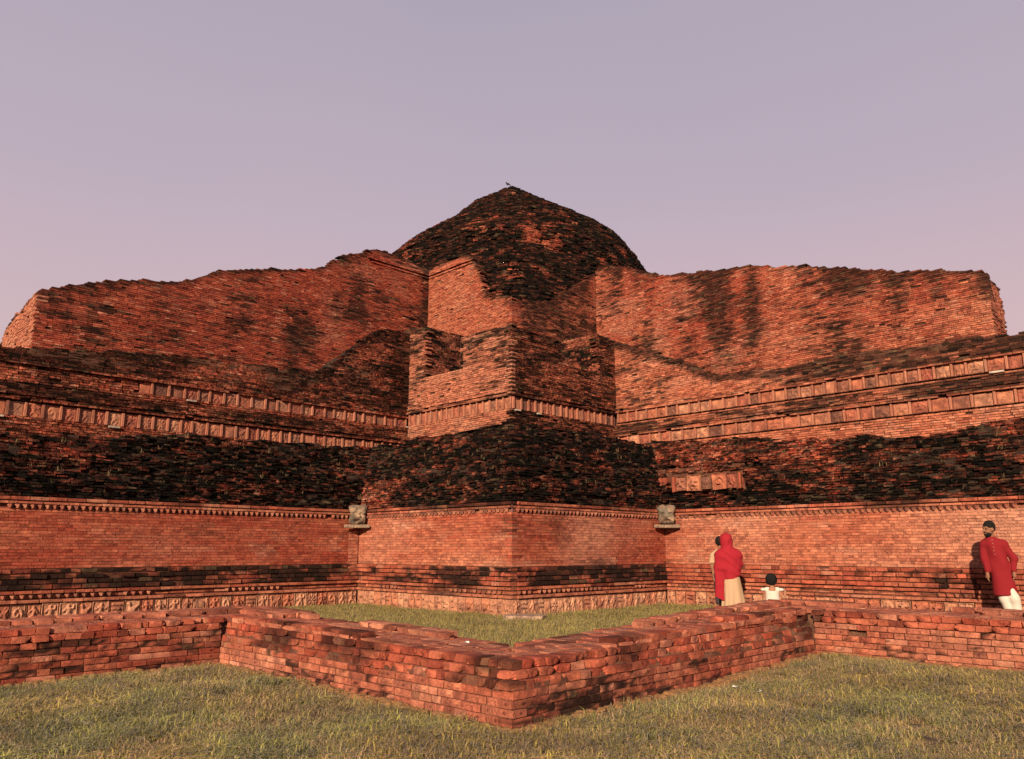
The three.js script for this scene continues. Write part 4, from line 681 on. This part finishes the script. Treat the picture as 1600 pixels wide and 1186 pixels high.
// ---------------------------------------------------------------- people
const cloth = (c, rough = 0.9) => new THREE.MeshPhysicalMaterial({ color: new THREE.Color().setRGB(...c), roughness: rough, specularIntensity: 0.3, bumpMap: clayBump, bumpScale: 0.002 });
const skinMat = cloth([0.20, 0.095, 0.055], 0.7), skinChild = cloth([0.26, 0.125, 0.075], 0.7), hairMat = cloth([0.008, 0.007, 0.006], 0.95), redCloth = cloth([0.165, 0.010, 0.014]), redShawl = cloth([0.235, 0.012, 0.020]), creamCloth = cloth([0.36, 0.245, 0.15]), whiteCloth = cloth([0.46, 0.42, 0.36]), darkLeather = cloth([0.03, 0.022, 0.02], 0.6), eyeMat = cloth([0.02, 0.015, 0.012], 0.3);
function figure(label, x, depth, y, turn) { const t = thing('person', label, 'person'); t.position.set(x, y, -depth); t.rotation.y = turn; return t; }
// a hand: palm, four unequal curled fingers and a thumb leaving the side of the palm; px..pz wrist, hangs down, s = +1 thumb towards +z side
function handShape(wx, wy, wz, k, th) {
  const f = [cone(wx, wy, wz, wx, wy - 0.075 * k, wz + 0.01 * k, 0.024 * k, 0.034 * k)];
  for (let i = 0; i < 4; i++) { const o = (i - 1.5) * 0.019 * k, L = [0.062, 0.072, 0.067, 0.052][i] * k, bx = wx, by = wy - 0.085 * k, bz = wz + o + 0.01 * k; f.push(cone(bx, by, bz, bx - th * 0.008 * k, by - L * 0.55, bz, 0.0095 * k, 0.009 * k), cone(bx - th * 0.008 * k, by - L * 0.55, bz, bx - th * 0.026 * k, by - L, bz, 0.009 * k, 0.0075 * k)); }
  f.push(cone(wx, wy - 0.03 * k, wz + 0.028 * k, wx - th * 0.012 * k, wy - 0.085 * k, wz + 0.052 * k, 0.012 * k, 0.009 * k));
  return blend(0.012 * k, ...f);
}
// a head looking along +z of its own frame, tilted and turned by (yaw, tilt)
function headSpace(cx, cy, cz, yaw, tilt, f) { const c = Math.cos(-yaw), s = Math.sin(-yaw), ct = Math.cos(-tilt), st = Math.sin(-tilt); return (x, y, z) => { x -= cx; y -= cy; z -= cz; const x1 = x * c + z * s, z1 = -x * s + z * c; const y2 = y * ct - z1 * st, z2 = y * st + z1 * ct; return f(x1, y2, z2); }; }
const skull = k => blend(0.02 * k, ell(0, 0.02 * k, -0.01 * k, 0.076 * k, 0.10 * k, 0.092 * k), ell(0, -0.055 * k, 0.03 * k, 0.052 * k, 0.062 * k, 0.056 * k), cone(0, 0.015 * k, 0.085 * k, 0, -0.022 * k, 0.104 * k, 0.010 * k, 0.016 * k), ell(0.078 * k, -0.005 * k, -0.005 * k, 0.012 * k, 0.03 * k, 0.02 * k), ell(-0.078 * k, -0.005 * k, -0.005 * k, 0.012 * k, 0.03 * k, 0.02 * k), cone(-0.02 * k, -0.06 * k, 0.082 * k, 0.02 * k, -0.06 * k, 0.082 * k, 0.009 * k, 0.009 * k), cone(-0.04 * k, 0.03 * k, 0.074 * k, 0.04 * k, 0.03 * k, 0.074 * k, 0.012 * k, 0.012 * k));
function eyes(t, cx, cy, cz, yaw, tilt, k, parent) { for (const s of [-1, 1]) { const v = new THREE.Vector3(s * 0.031 * k, 0.008 * k, 0.082 * k).applyEuler(new THREE.Euler(tilt, yaw, 0, 'YXZ')); const m = part('eye', new THREE.SphereGeometry(0.012 * k, 10, 8), eyeMat, parent); m.position.set(cx + v.x, cy + v.y, cz + v.z); m.scale.set(1, 0.7, 0.7); } }
const folds = (f, amp, fx, fy, ph) => (x, y, z) => f(x, y, z) + amp * (Math.sin(x * fx + y * fy + ph + 2.2 * Math.sin(y * 5 + ph)) * 0.6 + (fbm(x * 9 + ph, y * 5, z * 9, 2) - 0.5) * 1.2);

{ // man in a red kurta leaning by the wall of the right wing
  const t = figure('man in red kurta and white trousers leaning near the right wall, looking aside', 7.80, 12.75, 0.295, -0.545); t.rotation.z = -0.045; t.scale.x = 0.93;
  const hc = [-0.30, 1.505, 0.06], yaw = -0.85, tilt = 0.12;
  const head = headSpace(...hc, yaw, tilt, skull(1.0));
  const arms = blend(0.02, cone(-0.10, 1.29, 0.0, 0.025, 1.06, 0.0, 0.042, 0.036), cone(0.025, 1.06, 0, 0.02, 0.87, 0.05, 0.036, 0.025), cone(-0.41, 1.27, 0, -0.40, 1.02, 0.0, 0.042, 0.036), cone(-0.40, 1.02, 0, -0.365, 0.83, 0.06, 0.036, 0.025));
  const trunk = blend(0.06, cone(-0.26, 1.27, 0, -0.18, 0.9, 0, 0.12, 0.115, 0.75), cone(-0.29, 1.40, 0.02, -0.27, 1.28, 0, 0.05, 0.06), cone(-0.22, 0.82, 0, -0.13, 0.45, 0.02, 0.08, 0.055), cone(-0.13, 0.45, 0.02, -0.05, 0.06, 0, 0.055, 0.042), cone(-0.10, 0.82, 0, 0.0, 0.45, 0.04, 0.08, 0.055), cone(0, 0.45, 0.04, 0.07, 0.06, 0.02, 0.055, 0.042), cone(-0.05, 0.05, 0, -0.07, 0.03, 0.14, 0.04, 0.035), cone(0.07, 0.05, 0.02, 0.09, 0.03, 0.16, 0.04, 0.035));
  const body = blend(0.015, blend(0.03, trunk, head), arms, handShape(0.02, 0.875, 0.05, 1, 1), handShape(-0.365, 0.835, 0.06, 1, -1));
  const fine = surfaceNet(blend(0.02, head, cone(-0.29, 1.42, 0.03, -0.27, 1.32, 0.01, 0.05, 0.055)), [-0.45, 1.3, -0.1], [-0.14, 1.66, 0.24], 0.007);
  const rest = surfaceNet((x, y, z) => Math.max(body(x, y, z), y - 1.36), [-0.55, -0.02, -0.2], [0.25, 1.4, 0.25], 0.0095);
  const b = part('body', mergeGeometries([fine, rest]), skinMat, t);
  eyes(t, ...hc, yaw, tilt, 1.0, b);
  part('hair', surfaceNet(headSpace(...hc, yaw, tilt, (x, y, z) => Math.max(ell(0, 0.032, -0.016, 0.086, 0.105, 0.10)(x, y, z) + (fbm(x * 60, y * 60, z * 60, 2) - 0.5) * 0.01, -(y - 0.018 - Math.max(0, -z - 0.0) * -0.9 - (z > 0.03 ? (z - 0.03) * 0.45 : 0)))), [-0.46, 1.38, -0.12], [-0.14, 1.68, 0.22], 0.007), hairMat, t);
  part('beard', surfaceNet(headSpace(...hc, yaw, tilt, (x, y, z) => { const s = blend(0.01, ell(0, -0.072, 0.035, 0.056, 0.055, 0.06), cone(-0.026, -0.04, 0.09, 0.026, -0.04, 0.09, 0.009, 0.009))(x, y, z); return Math.max(s, y + 0.034, -(ell(0, -0.06, 0.098, 0.026, 0.010, 0.02)(x, y, z))); }), [-0.46, 1.36, -0.1], [-0.14, 1.52, 0.22], 0.006), hairMat, t);
  const kur = blend(0.05, cone(-0.25, 1.25, 0, -0.18, 0.95, 0.0, 0.145, 0.14, 0.72), cone(-0.11, 1.27, 0, -0.38, 1.27, 0, 0.075, 0.075), cone(-0.185, 0.95, 0, -0.11, 0.42, 0.01, 0.138, 0.19, 0.72), cone(-0.28, 1.37, 0.01, -0.27, 1.3, 0, 0.066, 0.075));
  const slv = blend(0.04, cone(-0.12, 1.27, 0.0, 0.025, 1.06, 0.0, 0.066, 0.054), cone(0.025, 1.06, 0, 0.025, 0.89, 0.045, 0.054, 0.042), cone(-0.39, 1.25, 0, -0.40, 1.02, 0, 0.07, 0.058), cone(-0.40, 1.02, 0, -0.366, 0.85, 0.055, 0.058, 0.042));
  const kd = folds(blend(0.03, kur, slv), 0.012, 24, 7, 1);
  const kurta = part('kurta', surfaceNet((x, y, z) => Math.max(kd(x, y, z), 0.50 + x * 0.06 - y, y - 1.385 - z * 0.1), [-0.6, 0.42, -0.28], [0.3, 1.45, 0.3], 0.0105), redCloth, t);
  for (let k = 0; k < 5; k++) { const y = 1.335 - k * 0.055; const m = part('button', new THREE.SphereGeometry(0.007, 8, 6), creamCloth, kurta); let z = 0.25; while (z > 0 && kd(-0.262 + k * 0.006, y, z) > 0) z -= 0.003; m.position.set(-0.262 + k * 0.006, y, z + 0.002); }
  const tr = blend(0.035, cone(-0.20, 0.78, 0, -0.14, 0.45, 0.02, 0.085, 0.085), cone(-0.13, 0.45, 0.02, -0.05, 0.09, 0, 0.085, 0.066), cone(-0.11, 0.78, 0, -0.01, 0.45, 0.04, 0.085, 0.085), cone(-0.01, 0.45, 0.04, 0.07, 0.09, 0.02, 0.08, 0.066));
  const td = folds(tr, 0.008, 20, 14, 4); part('trousers', surfaceNet((x, y, z) => Math.max(td(x, y, z), 0.07 - y), [-0.4, 0.04, -0.2], [0.25, 0.92, 0.25], 0.0105), whiteCloth, t);
  part('shoe', surfaceNet((x, y, z) => Math.max(blend(0.02, cone(-0.05, 0.05, 0, -0.07, 0.045, 0.16, 0.047, 0.042))(x, y, z), -y), [-0.18, -0.02, -0.08], [0.06, 0.13, 0.24], 0.009), darkLeather, t);
  part('shoe', surfaceNet((x, y, z) => Math.max(blend(0.02, cone(0.07, 0.05, 0.02, 0.09, 0.045, 0.18, 0.047, 0.042))(x, y, z), -y), [-0.02, -0.02, -0.06], [0.2, 0.13, 0.26], 0.009), darkLeather, t);
}
{ // woman under a red shawl, seen from behind
  const t = figure('woman in cream skirt wrapped in a bright red shawl, seen from behind', 4.12, 15.5, 0.295, -0.26);
  // +z of the figure faces the viewer, so her face looks along -z
  const hc = [-0.015, 1.37, -0.02];
  const body = blend(0.03, headSpace(...hc, Math.PI + 0.2, 0.08, skull(0.95)), cone(0, 1.28, 0, 0, 1.15, 0, 0.045, 0.06), cone(-0.1, 1.12, 0, 0.12, 1.12, 0, 0.07, 0.07), cone(0, 1.1, 0, 0, 0.8, 0, 0.12, 0.13, 0.75), cone(-0.07, 0.78, 0, -0.07, 0.06, 0, 0.08, 0.04), cone(0.07, 0.78, 0, 0.07, 0.06, 0, 0.08, 0.04), cone(-0.07, 0.04, 0, -0.08, 0.03, -0.13, 0.035, 0.03), cone(0.07, 0.04, 0, 0.08, 0.03, -0.13, 0.035, 0.03), cone(0.13, 1.1, 0, 0.2, 0.88, -0.04, 0.045, 0.036), cone(0.2, 0.88, -0.04, 0.06, 0.86, -0.19, 0.036, 0.025), cone(-0.13, 1.1, 0, -0.19, 0.9, -0.05, 0.045, 0.036), cone(-0.19, 0.9, -0.05, -0.05, 0.88, -0.19, 0.036, 0.025), handShape(0.05, 0.88, -0.2, 0.85, 1), handShape(-0.05, 0.9, -0.2, 0.85, -1));
  const b = part('body', surfaceNet(body, [-0.32, -0.02, -0.32], [0.34, 1.55, 0.2], 0.0105), skinMat, t); eyes(t, ...hc, Math.PI + 0.2, 0.08, 0.95, b);
  const sk = (x, y, z) => { const k = clamp((0.72 - y) / 0.72), R = 0.155 + 0.075 * k, a = Math.atan2(z, x), ph = a * 9 + y * 1.2; return Math.hypot(x - 0.045 - 0.02 * k, z * 1.15) - R - 0.013 * k * Math.sin(ph + 1.5 * Math.sin(y * 4)) - 0.016 * k * Math.sin(a * 4 + 1 + y * 2); };
  part('skirt', surfaceNet((x, y, z) => Math.max(sk(x, y, z), y - 0.85, 0.03 - y), [-0.32, 0.0, -0.32], [0.4, 0.9, 0.32], 0.0115), creamCloth, t);
  const hood = blend(0.05, ell(hc[0] + 0.005, 1.375, -0.01, 0.122, 0.142, 0.13), cone(0.0, 1.27, 0, 0.0, 1.18, 0.01, 0.10, 0.12));
  const wrap = blend(0.07, hood, cone(-0.12, 1.10, 0.0, 0.15, 1.09, 0.0, 0.10, 0.11, 0.9), cone(0.03, 1.05, 0, 0.05, 0.74, 0, 0.185, 0.185, 0.85), cone(0.16, 1.06, 0, 0.225, 0.92, -0.02, 0.10, 0.055), cone(-0.13, 1.06, 0.03, -0.16, 0.85, 0.02, 0.10, 0.10));
  const drape = (x, y, z) => wrap(x, y, z) + (0.009 * Math.sin((y + x * 0.55) * 38 + 2.5 * Math.sin(x * 9 + y * 5)) + (fbm(x * 10, y * 7, z * 10, 3) - 0.5) * 0.035) * step(1.22, 1.1, y) + 0.004 * Math.sin((x * 1.0 - y * 0.5) * 60) * step(1.1, 1.25, y);
  const hem = (x, y) => 0.60 + 0.62 * Math.max(0, x - 0.02) + 0.1 * Math.max(0, -x) - y;
  const tail = folds(blend(0.03, cone(-0.16, 1.0, 0.05, -0.17, 0.55, 0.07, 0.085, 0.085, 0.6), cone(-0.17, 0.55, 0.07, -0.185, 0.26, 0.07, 0.085, 0.095, 0.5)), 0.010, 48, 4, 2);
  part('shawl', surfaceNet((x, y, z) => smin(Math.max(drape(x, y, z), hem(x, y), -(ell(-0.03, 1.345, -0.16, 0.075, 0.095, 0.075)(x, y, z))), Math.max(tail(x, y, z), 0.285 - (x + 0.18) * 0.5 - y), 0.03), [-0.36, 0.2, -0.34], [0.36, 1.56, 0.34], 0.0115), redShawl, t);
  for (const s of [-1, 1]) part('shoe', surfaceNet(cut(cone(s * 0.07, 0.04, 0.02, s * 0.08, 0.035, -0.14, 0.045, 0.038), (x, y) => -y), [-0.16, -0.02, -0.22], [0.16, 0.11, 0.1], 0.01), darkLeather, t);
}
{ // slim person on the far side of her
  const t = figure('person in cream short-sleeved shirt mostly hidden behind the woman in red shawl', 4.4, 16.55, 0.295, -0.25);
  t.position.x = 4.40;
  const o = -0.14, hc = [o + 0.0, 1.335, 0];
  const body = blend(0.03, headSpace(...hc, Math.PI - 0.3, 0.05, skull(0.92)), cone(o, 1.25, 0, o, 1.13, 0, 0.045, 0.055), cone(o, 1.08, 0, o, 0.72, 0, 0.12, 0.11, 0.75), cone(o - 0.07, 0.7, 0, o - 0.07, 0.06, 0, 0.075, 0.04), cone(o + 0.07, 0.7, 0, o + 0.07, 0.06, 0, 0.075, 0.04), cone(o - 0.07, 0.04, 0, o - 0.08, 0.03, -0.12, 0.035, 0.03), cone(o + 0.07, 0.04, 0, o + 0.08, 0.03, -0.12, 0.035, 0.03), cone(o - 0.14, 1.07, 0, o - 0.175, 0.85, 0.01, 0.042, 0.034), cone(o - 0.175, 0.85, 0.01, o - 0.15, 0.66, 0.02, 0.034, 0.023), cone(o + 0.14, 1.07, 0, o + 0.17, 0.85, 0.01, 0.042, 0.034), cone(o + 0.17, 0.85, 0.01, o + 0.15, 0.66, 0, 0.034, 0.023), handShape(o - 0.15, 0.66, 0.02, 0.85, -1), handShape(o + 0.15, 0.66, 0.0, 0.85, 1));
  const b = part('body', surfaceNet(body, [o - 0.3, -0.02, -0.22], [o + 0.3, 1.5, 0.2], 0.0105), skinMat, t); eyes(t, ...hc, Math.PI - 0.3, 0.05, 0.92, b);
  part('hair', surfaceNet(headSpace(...hc, Math.PI - 0.3, 0.05, (x, y, z) => Math.max(ell(0, 0.03, -0.018, 0.084, 0.102, 0.098)(x, y, z) + (fbm(x * 60, y * 60, z * 60, 2) - 0.5) * 0.01, z * 0.9 - y * 0.9 - 0.01)), [o - 0.2, 1.15, -0.22], [o + 0.2, 1.5, 0.22], 0.008), hairMat, t);
  const sh = folds(blend(0.04, cone(o, 1.08, 0, o, 0.62, 0, 0.15, 0.15, 0.75), cone(o - 0.12, 1.08, 0, o + 0.12, 1.08, 0, 0.07, 0.07), cone(o - 0.14, 1.07, 0, o - 0.172, 0.92, 0, 0.068, 0.062), cone(o + 0.14, 1.07, 0, o + 0.17, 0.92, 0, 0.068, 0.062)), 0.007, 25, 10, 3);
  part('shirt', surfaceNet((x, y, z) => Math.max(sh(x, y, z), 0.6 - y, (Math.abs(x - o) > 0.13 ? 0.925 - y : -1)), [o - 0.3, 0.55, -0.22], [o + 0.3, 1.2, 0.22], 0.0105), creamCloth, t);
  part('trousers', surfaceNet(cut(folds(blend(0.03, cone(o - 0.07, 0.68, 0, o - 0.07, 0.1, 0, 0.095, 0.065), cone(o + 0.07, 0.68, 0, o + 0.07, 0.1, 0, 0.095, 0.065)), 0.006, 20, 10, 7), (x, y) => 0.12 - y), [o - 0.22, 0.05, -0.15], [o + 0.22, 0.8, 0.15], 0.0105), cloth([0.035, 0.03, 0.033]), t);
  for (const s of [-1, 1]) part('shoe', surfaceNet(cut(cone(o + s * 0.07, 0.045, 0.02, o + s * 0.08, 0.04, -0.14, 0.047, 0.04), (x, y) => -y), [o - 0.17, -0.02, -0.22], [o + 0.17, 0.12, 0.1], 0.01), darkLeather, t);
}
{ // little girl in a white dress behind the low wall
  const t = figure('little girl with dark bobbed hair in a white dress behind the low wall', 4.33, 13.6, 0.295, -0.31);
  const hc = [0, 0.695, 0];
  const body = blend(0.025, headSpace(...hc, Math.PI - 0.5, 0.1, skull(0.86)), cone(0, 0.6, 0, 0, 0.53, 0, 0.034, 0.045), cone(0, 0.5, 0, 0, 0.34, 0, 0.085, 0.09, 0.8), cone(-0.05, 0.32, 0, -0.05, 0.04, 0, 0.055, 0.03), cone(0.05, 0.32, 0, 0.05, 0.04, 0, 0.055, 0.03), cone(-0.05, 0.03, 0, -0.055, 0.025, -0.08, 0.026, 0.024), cone(0.05, 0.03, 0, 0.055, 0.025, -0.08, 0.026, 0.024), cone(-0.10, 0.51, 0, -0.135, 0.38, -0.02, 0.03, 0.026), cone(-0.135, 0.38, -0.02, -0.06, 0.36, -0.13, 0.026, 0.018), cone(0.10, 0.51, 0, 0.19, 0.39, 0.0, 0.032, 0.027), cone(0.19, 0.39, 0.0, 0.20, 0.50, -0.06, 0.027, 0.019), handShape(-0.06, 0.38, -0.13, 0.55, -1), headSpace(0.2, 0.5, -0.06, 0, Math.PI, handShape(0, 0, 0, 0.55, 1)));
  const b = part('body', surfaceNet(body, [-0.22, -0.02, -0.2], [0.28, 0.84, 0.14], 0.0085), skinChild, t); eyes(t, ...hc, Math.PI - 0.5, 0.1, 0.86, b);
  part('hair', surfaceNet(headSpace(...hc, Math.PI - 0.5, 0.1, (x, y, z) => Math.max(ell(0, 0.012, -0.014, 0.094, 0.104, 0.098)(x, y, z) + (fbm(x * 50, y * 20, z * 50, 2) - 0.5) * 0.012, z - 0.045 - y * 0.45, -0.075 - y)), [-0.16, 0.55, -0.16], [0.16, 0.84, 0.16], 0.0075), hairMat, t);
  const dr = folds(blend(0.02, cone(0, 0.485, 0, 0, 0.33, 0, 0.108, 0.115, 0.85), cone(0, 0.33, 0, 0, 0.14, 0, 0.115, 0.19, 0.85)), 0.005, 40, 6, 5);
  const straps = blend(0.015, cone(-0.075, 0.52, 0.0, -0.075, 0.60, 0.0, 0.036, 0.03), cone(0.075, 0.52, 0, 0.075, 0.60, 0, 0.036, 0.03), ell(-0.135, 0.545, 0, 0.055, 0.03, 0.05), ell(0.135, 0.545, 0, 0.055, 0.03, 0.05));
  part('dress', surfaceNet((x, y, z) => smin(Math.max(dr(x, y, z), y - 0.545 + (Math.abs(x) < 0.05 ? 0.02 : 0), 0.16 - y), Math.max(straps(x, y, z), y - 0.585), 0.01), [-0.26, 0.1, -0.24], [0.26, 0.64, 0.24], 0.0085), whiteCloth, t);
}
{ // small bird on the very top of the mound
  const t = thing('bird', 'small dark bird perched on the peak of the mound', 'bird'); t.position.set(-0.22, 18.93, -36.0); t.scale.setScalar(0.75);
  const g = surfaceNet(blend(0.03, ell(0.02, 0.16, 0, 0.10, 0.075, 0.06), ell(-0.07, 0.25, 0, 0.045, 0.045, 0.04), cone(-0.05, 0.21, 0, -0.03, 0.18, 0, 0.04, 0.05), cone(0.08, 0.14, 0, 0.21, 0.06, 0, 0.04, 0.018, 1.6), cone(-0.10, 0.25, 0, -0.14, 0.24, 0, 0.014, 0.006), cone(0.0, 0.1, 0.02, 0.0, 0, 0.02, 0.012, 0.01), cone(0.0, 0.1, -0.02, 0.0, 0, -0.02, 0.012, 0.01)), [-0.18, -0.03, -0.1], [0.26, 0.32, 0.1], 0.012);
  part('body', g, cloth([0.03, 0.028, 0.03]), t);
}
renderer.render(scene, camera);
